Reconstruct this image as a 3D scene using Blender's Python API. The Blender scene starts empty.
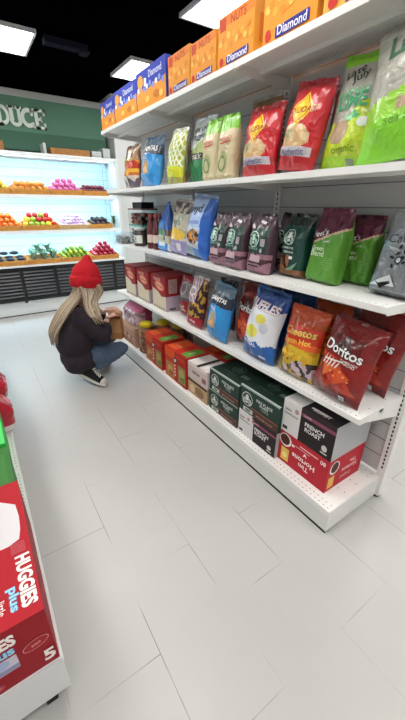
import bpy, bmesh, math, random
from math import sin, cos, pi, radians as R
from mathutils import Vector, Matrix, Euler, noise
from mathutils.geometry import tessellate_polygon
random.seed(7)
sc = bpy.context.scene
COL = sc.collection

# ------------------------------------------------------------------ materials
def lin(h):
    h = h.lstrip('#'); c = [int(h[i:i+2], 16)/255 for i in (0, 2, 4)]
    return [x/12.92 if x <= .04045 else ((x+.055)/1.055)**2.4 for x in c] + [1]
KINDS = dict(paint=(.38, 0), foil=(.27, 0), card=(.58, 0), cloth=(.95, 0), matte=(.8, 0), rubber=(.7, 0),
             skin=(.55, 0), fruit=(.4, 0), leaf=(.7, 0), wood=(.6, 0), silver=(.3, .75), hair=(.45, 0), wall=(.85, 0), ceil=(.9, 0))
_m = {}
def M(hexc, kind='paint'):
    k = (hexc, kind)
    if k in _m: return _m[k]
    m = bpy.data.materials.new(kind + '_' + hexc.lstrip('#')); m.use_nodes = True
    nt = m.node_tree; b = nt.nodes['Principled BSDF']
    b.inputs['Base Color'].default_value = lin(hexc)
    if kind == 'emit':
        b.inputs['Base Color'].default_value = (1, 1, 1, 1)
        b.inputs['Emission Color'].default_value = lin(hexc); b.inputs['Emission Strength'].default_value = EMIT
    elif kind == 'led':
        b.inputs['Emission Color'].default_value = lin(hexc); b.inputs['Emission Strength'].default_value = LED
    elif kind == 'clear':
        b.inputs['Roughness'].default_value = .12; b.inputs['Transmission Weight'].default_value = 1
        b.inputs['IOR'].default_value = 1.12
    else:
        r, me = KINDS[kind]
        b.inputs['Roughness'].default_value = r; b.inputs['Metallic'].default_value = me
        tc = nt.nodes.new('ShaderNodeTexCoord')
        def nz(scale, detail=3):
            n = nt.nodes.new('ShaderNodeTexNoise'); n.inputs['Scale'].default_value = scale
            n.inputs['Detail'].default_value = detail
            nt.links.new(tc.outputs['Object'], n.inputs['Vector']); return n
        def bump(n, st, dist):
            bp = nt.nodes.new('ShaderNodeBump'); bp.inputs['Strength'].default_value = st
            bp.inputs['Distance'].default_value = dist
            nt.links.new(n.outputs['Fac'], bp.inputs['Height']); nt.links.new(bp.outputs['Normal'], b.inputs['Normal'])
        if kind in ('foil', 'silver'):
            q_ = nz(24, 3); q_.inputs['Distortion'].default_value = 1.2; bump(q_, .8, .010); b.inputs['Coat Weight'].default_value = .4; b.inputs['Coat Roughness'].default_value = .06; b.inputs['Specular IOR Level'].default_value = .35
        if kind == 'cloth': bump(nz(260, 4), .8, .004)
        if kind == 'card': b.inputs['Specular IOR Level'].default_value = .3
        if kind == 'ceil': b.inputs['Specular IOR Level'].default_value = 0
        if kind == 'leaf': bump(nz(60, 4), .6, .01)
        if kind in ('wood', 'fruit', 'hair', 'wall', 'cloth'):
            n = nz({'wood': 26, 'fruit': 30, 'hair': 90, 'wall': 3, 'cloth': 60}[kind], 4)
            mx = nt.nodes.new('ShaderNodeMix'); mx.data_type = 'RGBA'
            c = lin(hexc); a = {'wood': .55, 'fruit': .75, 'hair': .6, 'wall': .95, 'cloth': .75}[kind]
            mx.inputs[6].default_value = [c[0]*a, c[1]*a, c[2]*a, 1]
            mx.inputs[7].default_value = [min(1, x*(2-a)) for x in c[:3]] + [1]
            nt.links.new(n.outputs['Fac'], mx.inputs[0]); nt.links.new(mx.outputs[2], b.inputs['Base Color'])
    _m[k] = m
    return m
EMIT = 15.0; LED = 42.0

# ------------------------------------------------------------------ mesh builder
class MB:
    def __init__(s): s.v = []; s.f = []; s.c = []; s.s = []
    def add(s, vs, fs, col, smooth=False):
        o = len(s.v); s.v += [tuple(v) for v in vs]
        for i, f in enumerate(fs):
            s.f.append([o+k for k in f]); s.c.append(col[i] if isinstance(col, list) else col); s.s.append(smooth)
        return s
    def box(s, x0, x1, y0, y1, z0, z1, col):
        vs = [(x, y, z) for x in (x0, x1) for y in (y0, y1) for z in (z0, z1)]
        return s.add(vs, [(0, 1, 3, 2), (4, 6, 7, 5), (0, 4, 5, 1), (2, 3, 7, 6), (0, 2, 6, 4), (1, 5, 7, 3)], col)
    def rbox(s, x0, x1, y0, y1, z0, z1, col, b=.003):
        bm = bmesh.new(); bmesh.ops.create_cube(bm, size=1)
        for v in bm.verts: v.co = ((x0+x1)/2+v.co.x*(x1-x0), (y0+y1)/2+v.co.y*(y1-y0), (z0+z1)/2+v.co.z*(z1-z0))
        bmesh.ops.bevel(bm, geom=bm.edges[:], offset=b, segments=2, affect='EDGES', profile=.5)
        bm.verts.index_update(); s.add([v.co for v in bm.verts], [[v.index for v in f.verts] for f in bm.faces], col); bm.free(); return s
    def tube(s, pts, rs, col, n=8, caps=True, smooth=True):
        pts = [Vector(p) for p in pts]
        if not isinstance(rs, (list, tuple)): rs = [rs]*len(pts)
        vs = []; up = None
        for i, p in enumerate(pts):
            d = (pts[min(i+1, len(pts)-1)]-pts[max(i-1, 0)]).normalized()
            if up is None: up = Vector((0, 0, 1)) if abs(d.z) < .9 else Vector((1, 0, 0))
            a = d.cross(up).normalized(); b = a.cross(d).normalized(); up = b
            vs += [p+(a*cos(2*pi*k/n)+b*sin(2*pi*k/n))*rs[i] for k in range(n)]
        fs = [(i*n+k, i*n+(k+1) % n, (i+1)*n+(k+1) % n, (i+1)*n+k) for i in range(len(pts)-1) for k in range(n)]
        if caps: fs += [tuple(range(n-1, -1, -1)), tuple((len(pts)-1)*n+k for k in range(n))]
        return s.add(vs, fs, col, smooth)
    def lathe(s, prof, col, c=(0, 0, 0), n=20, smooth=True, ex=2.0):
        # prof: (r, z) bottom to top, optional colour per ring
        def sh(a):
            if ex == 2: return cos(a), sin(a)
            q = (abs(cos(a))**ex+abs(sin(a))**ex)**(-1/ex); return cos(a)*q, sin(a)*q
        vs = [(c[0]+p[0]*sh(2*pi*k/n)[0], c[1]+p[0]*sh(2*pi*k/n)[1], c[2]+p[1]) for p in prof for k in range(n)]
        fs = []; cs = []
        for i in range(len(prof)-1):
            for k in range(n):
                fs.append((i*n+k, i*n+(k+1) % n, (i+1)*n+(k+1) % n, (i+1)*n+k))
                cs.append(prof[i][2] if len(prof[i]) > 2 else col)
        fs += [tuple(range(n-1, -1, -1)), tuple((len(prof)-1)*n+k for k in range(n))]; cs += [cs[0], cs[-1]]
        return s.add(vs, fs, cs, smooth)
    def ellipsoid(s, c, r, col, nu=12, nv=8, rot=None, wob=0):
        vs = []; 
        for j in range(nv+1):
            for i in range(nu):
                th = pi*j/nv; ph = 2*pi*i/nu
                p = Vector((r[0]*sin(th)*cos(ph), r[1]*sin(th)*sin(ph), r[2]*cos(th)))
                if wob: p *= 1+wob*noise.noise(p*40+Vector(c)*9)
                if rot: p = rot @ p
                vs.append(p+Vector(c))
        fs = [(j*nu+i, (j+1)*nu+i, (j+1)*nu+(i+1) % nu, j*nu+(i+1) % nu) for j in range(nv) for i in range(nu)]
        return s.add(vs, fs, col, True)
    def build(s, name, parent=None, kind='paint', weld=False):
        me = bpy.data.meshes.new(name)
        me.from_pydata(s.v, [], s.f)
        keys = []
        for c in s.c:
            k = c if isinstance(c, tuple) else (c, kind)
            if k not in keys: keys.append(k); me.materials.append(M(*k))
        idx = {k: i for i, k in enumerate(keys)}
        for p, c, sm in zip(me.polygons, s.c, s.s):
            p.material_index = idx[c if isinstance(c, tuple) else (c, kind)]; p.use_smooth = sm
        if weld:
            bm = bmesh.new(); bm.from_mesh(me); bmesh.ops.remove_doubles(bm, verts=bm.verts, dist=1e-5); bm.to_mesh(me); bm.free()
        me.update()
        o = bpy.data.objects.new(name, me); COL.objects.link(o)
        if parent: o.parent = parent
        return o
def tag(o, label=None, cat=None, group=None, kind=None):
    if label: o['label'] = label
    if cat: o['category'] = cat
    if group: o['group'] = group
    if kind: o['kind'] = kind
    return o
def empty(name, loc=(0, 0, 0), rz=0):
    o = bpy.data.objects.new(name, None); COL.objects.link(o); o.empty_display_size = .05
    o.location = loc; o.rotation_euler = (0, 0, rz); return o
def copy_tree(o, parent=None):
    c = o.copy(); COL.objects.link(c)
    if parent: c.parent = parent
    for ch in list(o.children): copy_tree(ch, c)
    return c

# ------------------------------------------------------------------ flat graphics
_txt = {}
def text_mesh(s, bold=0.0):
    k = (s, bold)
    if k not in _txt:
        cu = bpy.data.curves.new('t', 'FONT'); cu.body = s; cu.size = 1; cu.offset = bold; cu.resolution_u = 3
        cu.align_x = 'CENTER'; cu.align_y = 'CENTER'
        o = bpy.data.objects.new('t', cu); COL.objects.link(o)
        dg = bpy.context.evaluated_depsgraph_get(); dg.update()
        me = bpy.data.meshes.new_from_object(o.evaluated_get(dg))
        vs = [(v.co.x, v.co.y) for v in me.vertices]; fs = [tuple(p.vertices) for p in me.polygons]
        COL.objects.unlink(o); bpy.data.objects.remove(o); bpy.data.curves.remove(cu); bpy.data.meshes.remove(me)
        xs = [v[0] for v in vs]; ys = [v[1] for v in vs]
        cx, cy = (min(xs)+max(xs))/2, (min(ys)+max(ys))/2
        _txt[k] = ([(x-cx, y-cy) for x, y in vs], fs, max(xs)-min(xs), max(ys)-min(ys))
    return _txt[k]
def xf(vs, cx, cz, rot=0, sx=1, sz=1):
    a = R(rot); return [(cx+x*sx*cos(a)-z*sz*sin(a), cz+x*sx*sin(a)+z*sz*cos(a)) for x, z in vs]
def txt(s, cx, cz, w, col, rot=0, bold=.0, hgt=None, edge=None):
    out = []
    vs, fs, W, H = text_mesh(s, bold*.45); k = w/W; kz = hgt/H if hgt else k
    if edge:
        v2, f2, W2, H2 = text_mesh(s, bold*.45+.028); out.append((xf(v2, cx, cz, rot, k, kz), f2, edge))
    out.append((xf(vs, cx, cz, rot, k, kz), fs, col)); return out
def poly(pts, col): return [(pts, [tuple(range(len(pts)))], col)]
def rect(cx, cz, w, h, col, rot=0, nx=6):
    vs = []; fs = []
    for i in range(nx+1): vs += [(-w/2+w*i/nx, -h/2), (-w/2+w*i/nx, 0), (-w/2+w*i/nx, h/2)]
    for i in range(nx): fs += [(3*i, 3*i+3, 3*i+4, 3*i+1), (3*i+1, 3*i+4, 3*i+5, 3*i+2)]
    return [(xf(vs, cx, cz, rot), fs, col)]
def ell(cx, cz, rx, rz, col, n=20, rot=0):
    vs = [(0, 0)]; fs = []
    for q in (.5, 1):
        vs += [(q*rx*cos(2*pi*k/n), q*rz*sin(2*pi*k/n)) for k in range(n)]
    fs = [(0, 1+k, 1+(k+1) % n) for k in range(n)] + [(1+k, 1+n+k, 1+n+(k+1) % n, 1+(k+1) % n) for k in range(n)]
    return [(xf(vs, cx, cz, rot), fs, col)]
def siren(cx, cz, r, fg='#e9efe9', bg='#1d4a3c'):
    # round mermaid roundel: crown, face and waves of hair
    d = ell(cx, cz, r, r, fg, 24)+ell(cx, cz, r*.9, r*.9, bg, 24)
    for sgn in (-1, 1):
        for q in (.32, .55, .76):
            pts = [(sgn*r*(q+.10*sin(t*5)), r*(-.72+1.2*t*(1.15-q*.6))) for t in [i/7 for i in range(8)]]
            pts2 = [(x-sgn*r*.11, z) for x, z in reversed(pts)]
            pp = pts+pts2
            n = len(pp); d += [([(cx+x, cz+z) for x, z in pp], [(i, i+1, n-2-i, n-1-i) for i in range(7)], fg)]
    d += ell(cx, cz+r*.08, r*.22, r*.30, fg)+poly([(cx-r*.26, cz+r*.38), (cx+r*.26, cz+r*.38), (cx+r*.32, cz+r*.66), (cx+r*.12, cz+r*.52), (cx, cz+r*.78), (cx-r*.12, cz+r*.52), (cx-r*.32, cz+r*.66)], fg)
    d += rect(cx, cz-r*.42, r*.34, r*.28, fg)
    return d
def barcode(cx, cz, w, h):
    d = rect(cx, cz, w, h, '#f2f2f2')
    for i in range(7): d += rect(cx-w*.38+w*.127*i, cz, w*.05, h*.7, '#222222')
    return d
def refine(vs, fs, mx):
    out = []; st = []
    for f in fs:
        if len(f) == 3: st.append([vs[k] for k in f])
        else:
            for t in tessellate_polygon([[Vector((vs[k][0], vs[k][1], 0)) for k in f]]): st.append([vs[f[k]] for k in t])
    m2 = mx*mx
    while st:
        a, b, c = st.pop(); e = [(a[0]-b[0])**2+(a[1]-b[1])**2, (b[0]-c[0])**2+(b[1]-c[1])**2, (c[0]-a[0])**2+(c[1]-a[1])**2]
        k = e.index(max(e))
        if e[k] <= m2: 
            if (b[0]-a[0])*(c[1]-a[1])-(c[0]-a[0])*(b[1]-a[1]) < 0: b, c = c, b
            out.append((a, b, c)); continue
        if k == 1: a, b, c = b, c, a
        elif k == 2: a, b, c = c, a, b
        m = ((a[0]+b[0])/2, (a[1]+b[1])/2); st += [(a, m, c), (m, b, c)]
    ix = {}; V = []; F = []
    for t in out:
        q = []
        for v in t:
            k = (round(v[0], 6), round(v[1], 6))
            if k not in ix: ix[k] = len(V); V.append(v)
            q.append(ix[k])
        if len(set(q)) == 3: F.append(tuple(q))
    return V, F
def draw(mb, fn, decals, off=.0012, step=.0003, mx=0):
    for i, (vs, fs, col) in enumerate(decals):
        if mx:
            vs, fs = refine(vs, fs, mx); mb.add([fn(x, z, off+step*i) for x, z in vs], fs, col, True); continue
        mb.add([fn(x, z, off+step*i) for x, z in vs], fs, col)

# ------------------------------------------------------------------ bags and cartons
def bag(name, w, h, T, paint, decals=(), style='pillow', back=None, seed=0, seal=None, sealh=.016, kind='foil', N=46, K=56):
    mb = MB()
    def F(s, t, sg, off=0):
        e = max(0, 1-abs(s)**6)
        if style == 'pillow':
            d = T/2*max(0, 1-abs(s)**2.3)**.62*min(1, max(t, 0)/.24)**.55*min(1, max(0, 1-t)/.34)**.7
            xs = 1-.07*sin(pi*min(1, max(0, t)))
            wr = noise.noise(Vector((s*2.2+seed*3.1, t*3.4, seed)))*T*.09
            wr += .0032*sin(s*19+seed)*math.exp(-min(t, 1-t)*9)+.002*sin((s+t*2)*9+seed)
            d += wr*e*min(1, t*12, (1-t)*12) if 0 < t < 1 else 0
            zb = 0
        else:
            g = min(1, (.55+t*9))*(1 if t < .66 else max(.05, 1-(t-.66)/.34*.93))
            d = T/2*max(0, 1-abs(s)**9)**.5*g
            xs = 1-.03*sin(pi*t)
            d += (noise.noise(Vector((s*2.6+seed, t*4, seed)))*T*.06+.0015*sin((s*1.5+t*2)*8+seed))*e*min(1, (1-t)*9)
            zb = 0
        tw = .012*noise.noise(Vector((seed*2.7, t*2.2, 3.3))) if style == 'pillow' else .004*sin(t*5+seed)
        return Vector((s*w/2*xs+tw, sg*(max(d, 0)+off), t*h+zb))
    ss = [sin(pi/2*(2*i/N-1)) for i in range(N+1)]
    for sg in (-1, 1):
        vs = [F(s, j/K, sg) for j in range(K+1) for s in ss]
        fs = []; cs = []
        for j in range(K):
            for i in range(N):
                a = j*(N+1)+i; q = (a, a+1, a+N+2, a+N+1)
                fs.append(q if sg < 0 else q[::-1])
                sm = (ss[i]+ss[i+1])/2
                cs.append(paint(sm if sg < 0 else -sm, (j+.5)/K) if (sg < 0 or back is None) else back)
        mb.add(vs, fs, cs, True)
    if style != 'pillow':
        for j in (0,):
            a = [F(s, 0, -1) for s in ss]; b = [F(s, 0, 1) for s in ss]; n = N+1
            mb.add(a+b, [(i, n+i, n+i+1, i+1) for i in range(N)], back or paint(0, .02))
    fn = lambda x, z, o: F(max(-1, min(1, x/(w/2))), max(0, min(1, z/h)), -1, o)
    draw(mb, fn, decals, .0018, .00025, .011)
    o = mb.build(name, None, kind)
    sc_ = seal or paint(0, .98)
    m2 = MB(); n = 24
    z0 = h-.002
    tw = F(0, 1, -1).x
    vs = []
    for j in range(3):
        for i in range(n+1):
            x = -w/2+w*i/n
            vs.append((x*.97+tw, .0012*sin(i*1.9)+(.003*sin(i*.5+seed))*j, z0+sealh*j/2+(.002*(i % 2) if j == 2 else 0)))
    m2.add(vs, [(j*(n+1)+i, j*(n+1)+i+1, (j+1)*(n+1)+i+1, (j+1)*(n+1)+i) for j in range(2) for i in range(n)], sc_)
    vs2 = [(v[0], v[1]+.0016, v[2]) for v in vs]
    m2.add(vs2, [(j*(n+1)+i, (j+1)*(n+1)+i, (j+1)*(n+1)+i+1, j*(n+1)+i+1) for j in range(2) for i in range(n)], sc_)
    m2.build('top_seal', o, kind)
    return o
def carton(name, w, d, h, col, front=(), right=(), top=(), left=(), side=None, topc=None, kind='card', flap=True):
    mb = MB(); sd = side or col; tp = topc or col
    x0, x1 = -w/2, w/2
    vs = [(x, y, z) for x in (x0, x1) for y in (0, d) for z in (0, h)]
    mb.add(vs, [(0, 1, 3, 2), (4, 6, 7, 5), (0, 4, 5, 1), (2, 3, 7, 6), (0, 2, 6, 4), (1, 5, 7, 3)], [sd, sd, col, col, sd, tp])
    draw(mb, lambda x, z, o: Vector((x, -o, z)), front, .0004, .0002)
    draw(mb, lambda x, z, o: Vector((w/2+o, x, z)), right, .0004, .0002)
    draw(mb, lambda x, z, o: Vector((-w/2-o, d-x, z)), left, .0004, .0002)
    draw(mb, lambda x, z, o: Vector((x, z, h+o)), top, .0004, .0002)
    o = mb.build(name, None, kind)
    if flap:
        f = MB(); f.box(-w/2+.002, w/2-.002, .002, d*.5, h, h+.0006 , tp); f.box(-w/2+.002, w/2-.002, d*.5+.0015, d-.002, h, h+.0006, tp)
        if not top: f.build('lid_flap', o, kind)
        f2 = None
    return o
FACE = -pi/2
def minz(o, rot):
    m = rot; z = 1e9
    for q in [o]+list(o.children):
        mm = m if q is o else m @ q.matrix_basis
        for v in q.data.vertices: z = min(z, (mm @ v.co).z)
    return z
def put(o, x, y, z, lean=0, roll=0, yaw=0, face=FACE, gap=.0012):
    """stand o on the surface at height z, local front turned to the aisle"""
    e = Euler((R(-lean), R(roll), face+R(yaw)), 'XYZ'); o.rotation_euler = e
    mz = minz(o, e.to_matrix().to_4x4())
    o.location = (x, y, z-mz+gap); return o

# ------------------------------------------------------------------ numbers of the place
L = 2.8; W = L/3
Z1, Z2, Z3, Z4, Z5 = 2.027, 1.566, 1.1146, .6356, .1435
XB = .36; BX = -.07
CEIL = 2.8
WHITE = '#e9e8e6'; HOLE = '#3a3a3c'
# ------------------------------------------------------------------ room
def floor_mat():
    m = bpy.data.materials.new('floor_tiles'); m.use_nodes = True; nt = m.node_tree; b = nt.nodes['Principled BSDF']
    tc = nt.nodes.new('ShaderNodeTexCoord'); sp = nt.nodes.new('ShaderNodeSeparateXYZ'); nt.links.new(tc.outputs['Object'], sp.inputs[0])
    ax = nt.nodes.new('ShaderNodeMath'); ax.operation = 'ADD'; ax.inputs[1].default_value = .2917+61; nt.links.new(sp.outputs['Y'], ax.inputs[0])
    ay = nt.nodes.new('ShaderNodeMath'); ay.operation = 'ADD'; ay.inputs[1].default_value = .6438+.3019*60; nt.links.new(sp.outputs['X'], ay.inputs[0])
    cb = nt.nodes.new('ShaderNodeCombineXYZ'); nt.links.new(ax.outputs[0], cb.inputs[0]); nt.links.new(ay.outputs[0], cb.inputs[1])
    br = nt.nodes.new('ShaderNodeTexBrick'); nt.links.new(cb.outputs[0], br.inputs['Vector'])
    br.inputs['Scale'].default_value = 1; br.inputs['Brick Width'].default_value = .61; br.inputs['Row Height'].default_value = .3019
    br.inputs['Mortar Size'].default_value = .0013; br.inputs['Mortar Smooth'].default_value = .1; br.offset = .5; br.offset_frequency = 2
    br.inputs['Color1'].default_value = lin('#d3d1cb'); br.inputs['Color2'].default_value = lin('#cecdc8'); br.inputs['Bias'].default_value = 0
    br.inputs['Mortar'].default_value = lin('#77736d')
    # worn grout: in places the joint is filled with dust the colour of the tile
    n = nt.nodes.new('ShaderNodeTexNoise'); n.inputs['Scale'].default_value = 2.6; n.inputs['Detail'].default_value = 3
    nt.links.new(tc.outputs['Object'], n.inputs['Vector'])
    rp = nt.nodes.new('ShaderNodeValToRGB'); rp.color_ramp.elements[0].position = .45; rp.color_ramp.elements[1].position = .62
    nt.links.new(n.outputs['Fac'], rp.inputs[0])
    ml = nt.nodes.new('ShaderNodeMath'); ml.operation = 'MULTIPLY'; nt.links.new(br.outputs['Fac'], ml.inputs[0]); nt.links.new(rp.outputs[0], ml.inputs[1])
    mx = nt.nodes.new('ShaderNodeMix'); mx.data_type = 'RGBA'; mx.inputs[6].default_value = lin('#c0bebc'); mx.inputs[7].default_value = lin('#76736e')
    nt.links.new(ml.outputs[0], mx.inputs[0])
    n2 = nt.nodes.new('ShaderNodeTexNoise'); n2.inputs['Scale'].default_value = 1.3; n2.inputs['Detail'].default_value = 5
    nt.links.new(tc.outputs['Object'], n2.inputs['Vector'])
    r2 = nt.nodes.new('ShaderNodeValToRGB'); r2.color_ramp.elements[0].color = (.9, .9, .9, 1); r2.color_ramp.elements[0].position = .3; r2.color_ramp.elements[1].position = .7
    nt.links.new(n2.outputs['Fac'], r2.inputs[0])
    m3 = nt.nodes.new('ShaderNodeMix'); m3.data_type = 'RGBA'; m3.blend_type = 'MULTIPLY'; m3.inputs[0].default_value = 1
    nt.links.new(mx.outputs[2], m3.inputs[6]); nt.links.new(r2.outputs[0], m3.inputs[7]); nt.links.new(m3.outputs[2], b.inputs['Base Color'])
    b.inputs['Roughness'].default_value = .34; b.inputs['Specular IOR Level'].default_value = .45
    return m
X0, X1, Y0, Y1 = -4.2, 4.2, -4.0, 5.25
def struct(name, mb, kind='wall'):
    o = mb.build(name, None, kind); tag(o, kind='structure'); return o
f = MB(); f.box(X0, X1, Y0, Y1, -.05, 0, WHITE); fo = f.build('floor', None, 'paint'); fo.data.materials[0] = floor_mat(); tag(fo, kind='structure')
struct('ceiling', MB().box(X0, X1, Y0, Y1, CEIL+.02, CEIL+.08, '#030306'), 'ceil')
struct('wall_back', MB().box(X0, X1, Y1, Y1+.1, 0, CEIL+.02, '#c9cccc'))
struct('wall_front', MB().box(X0, X1, Y0-.1, Y0, 0, CEIL+.02, '#d5d5d2'))
struct('wall_left', MB().box(X0-.1, X0, Y0, Y1, 0, CEIL+.02, '#d5d5d2'))
struct('wall_right', MB().box(X1, X1+.1, Y0, Y1, 0, CEIL+.02, '#d5d5d2'))
# black band above the painted soffit and the soffit itself over the produce case
struct('trim_1', MB().box(X0, X1, Y1-.03, Y1, 2.74, CEIL+.02, '#030306'), 'ceil')
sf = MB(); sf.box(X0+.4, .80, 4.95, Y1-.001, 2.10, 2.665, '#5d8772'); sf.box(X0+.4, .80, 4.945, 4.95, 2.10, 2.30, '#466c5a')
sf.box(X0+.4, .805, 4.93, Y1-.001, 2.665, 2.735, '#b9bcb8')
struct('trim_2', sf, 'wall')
# pale pillar beside the case
struct('trim_3', MB().box(.86, 1.5, 4.75, Y1-.001, 0, CEIL+.02, '#d6d9d8'))
# raised wall lettering
SL = '#dfe9e0'
def letter(ch, x, z, h):
    mb = MB(); w = h*.66; t = h*.24; y0, y1 = 4.925, 4.9449; sr = h*.07
    B = lambda a, b, c, d: mb.box(x+a, x+b, y0, y1, z+c, z+d, SL)
    def arc(cx, cz, ro, ri, a0, a1, sx=1):
        n = 10; vs = []
        for i in range(n+1):
            a = R(a0+(a1-a0)*i/n)
            for yy in (y0, y1):
                for r_ in (ri, ro): vs.append((x+cx+r_*cos(a)*sx, yy, z+cz+r_*sin(a)))
        fs = []
        for i in range(n):
            o = i*4
            fs += [(o, o+4, o+5, o+1), (o+2, o+3, o+7, o+6), (o+1, o+5, o+7, o+3), (o, o+2, o+6, o+4)]
        mb.add(vs, fs, SL)
    s = w*.30
    if ch in 'PRDE': B(w*.08, w*.08+s, 0, h); B(-.01, w*.5, 0, sr*1.6); B(-.01, w*.5, h-sr*1.6, h)
    if ch in 'PR': arc(w*.55, h*.70, h*.30, h*.14, -90, 90, .8); B(w*.3, w*.55, h*.84, h); B(w*.3, w*.55, h*.40, h*.56)
    if ch == 'R': mb.add([(x+w*.5, y0, z+h*.45), (x+w*.75, y0, z+h*.45), (x+w*1.02, y0, z), (x+w*.72, y0, z)], [(0, 3, 2, 1)], SL); B(w*.68, w*1.1, 0, sr*1.6)
    if ch == 'D': arc(w*.45, h*.5, h*.5, h*.30, -90, 90, .75); B(w*.3, w*.46, h*.84, h); B(w*.3, w*.46, 0, h*.16)
    if ch == 'O': arc(w*.5, h*.5, h*.5, h*.28, 0, 360, .72)
    if ch == 'U':
        B(w*.06, w*.06+s, h*.3, h); B(w*.7, w*.7+s*.85, h*.3, h); arc(w*.51, h*.34, h*.34, h*.16, 180, 360, .98)
        B(-.01, w*.46, h-sr*1.6, h); B(w*.58, w*1.08, h-sr*1.6, h)
    if ch == 'C': arc(w*.55, h*.5, h*.5, h*.28, 50, 310, .8); B(w*.78, w*.98, h*.62, h*.95); B(w*.78, w*.98, h*.05, h*.30)
    if ch == 'E':
        B(w*.1, w, h-sr*2, h); B(w*.1, w, 0, sr*2); B(w*.3, w*.7, h*.43, h*.57); B(w*.8, w, h*.68, h); B(w*.8, w, 0, h*.32); B(w*.58, w*.72, h*.36, h*.64)
    return mb
sign = empty('wall_sign', (-.42, 4.94, 2.35))
for i, ch in enumerate('PRODUCE'):
    o = letter(ch, -.98+.142*i, 2.345, .215).build('letter', None, 'wall'); o.parent = sign; o.matrix_parent_inverse = Matrix.Translation((.42, -4.94, -2.35))
tag(sign, 'pale slab lettering spelling PRODUCE on the green wall band above the fruit case', 'sign')
# ceiling light panels
def light_panel():
    r = empty('ceiling_light')
    MB().box(-.28, .28, -.28, .28, -.004, .0, ('#fffdf8', 'emit')).build('diffuser', r)
    fm = MB()
    for a in (-1, 1):
        fm.box(min(a*.30, a*.281), max(a*.30, a*.281), -.30, .30, -.009, .02, '#d8d8d8'); fm.box(-.281, .281, min(a*.30, a*.281), max(a*.30, a*.281), -.009, .02, '#d8d8d8')
    fm.box(-.28, .28, -.28, .28, .001, .02, '#d8d8d8')
    fm.build('frame', r); return r
lab = {(-.58, 3.67): 'square white light panel in the black ceiling over the green wall band, leftmost in view',
       (.9, 3.73): 'square white light panel farthest back, just above the blue end carton of the top shelf',
       (.92, 2.15): 'large bright square ceiling panel nearest the camera, above the orange cartons'}
p0 = light_panel(); first = True
for x in (-2.08, -.58, .91, 2.4):
    for y in (3.68, 2.15, .62, -.95, -2.5):
        q = p0 if first else copy_tree(p0); first = False
        yy = y+(.05 if (x == .91 and y == 3.68) else 0); q.location = (x, yy, CEIL)
        if (x, y) == (-.58, 3.68): l = lab[(-.58, 3.67)]
        elif (x, y) == (.91, 3.68): l = lab[(.9, 3.73)]
        elif (x, y) == (.91, 2.15): l = lab[(.92, 2.15)]
        else: l = 'square white light panel in the black ceiling out of the picture'
        tag(q, l, 'ceiling light', 'square light panels in the ceiling')
# dark duct on the ceiling
dd = empty('ceiling_track', (.0, 3.42, CEIL-.02)); MB().box(-.22, .16, -.05, .05, -.03, .02, '#23252e').build('rail', dd, 'ceil')
MB().box(.10, .17, -.06, .06, -.045, -.0301, '#2b2d36').build('end_cap', dd, 'ceil')
tag(dd, 'dim dark grey rail on the black ceiling right of the left light panel', 'ceiling rail')

# ------------------------------------------------------------------ right gondola
gon = empty('shelving_unit', (0, L/2, 0))
def part(name, mb, kind='paint', root=gon):
    o = mb.build(name, None, kind); o.parent = root; o.matrix_parent_inverse = Matrix.Translation(-root.location); return o
def holes(mb, xs, ys, z, r=.003, up=1):
    for x in xs:
        for y in ys:
            mb.add([(x+r*cos(pi/3*k), y+r*sin(pi/3*k)*up, z-.0003*up) for k in range(6)], [tuple(range(6))], HOLE)
for zi, z in enumerate((Z1, Z2, Z3, Z4)):
    for k in range(3):
        y0, y1 = k*W+.0015, (k+1)*W-.0015
        m = MB()
        m.box(.006, XB-.012, y0, y1, z-.004, z, WHITE)
        lh = .024
        m.rbox(0, .006, y0, y1, z-lh, z+.0015, WHITE, .0012)              # front lip
        m.box(.006, .016, y0, y1, z-lh, z-lh+.003, WHITE)                 # returned edge
        m.box(.155, .185, y0, y1, z-.022, z-.0041, WHITE)                 # stiffening channel
        for a in (y0, y1-.002): m.box(.006, XB-.012, a, a+.002, z-.028, z-.0041, WHITE)
        ys = [y0+.03+.0254*i for i in range(int((y1-y0-.05)/.0254))]
        holes(m, [.022], ys, z+.0005); 
        holes(m, [.05, .12, .25], [y0+.03, y1-.03, (y0+y1)/2], z+.0005, .0035)
        holes(m, [.285, .30], [y0+.22+.02*i for i in range(8)]+[y1-.37+.02*i for i in range(8)], z-.0045, .0032, -1)
        part('shelf', m)
    for k in range(4):
        y = k*W
        for s in ((-1, 1) if 0 < k < 3 else ((1,) if k == 0 else (-1,))):
            m = MB(); t = .0015; ya = y+s*.0052
            bd = .105 if (zi >= 3 and k in (0, 3)) else .05
            pts = [(.02, z-.0285), (XB-.012, z-.0285), (XB-.012, z-bd), (XB-.03, z-bd), (.06, z-.036), (.02, z-.034)]
            n = len(pts)
            vs = [(a, ya-t, b) for a, b in pts]+[(a, ya+t, b) for a, b in pts]
            m.add(vs, [tuple(range(n)), tuple(range(2*n-1, n-1, -1))]+[(i, n+i, n+(i+1) % n, (i+1) % n) for i in range(n)], WHITE)
            part('bracket', m)
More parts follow.
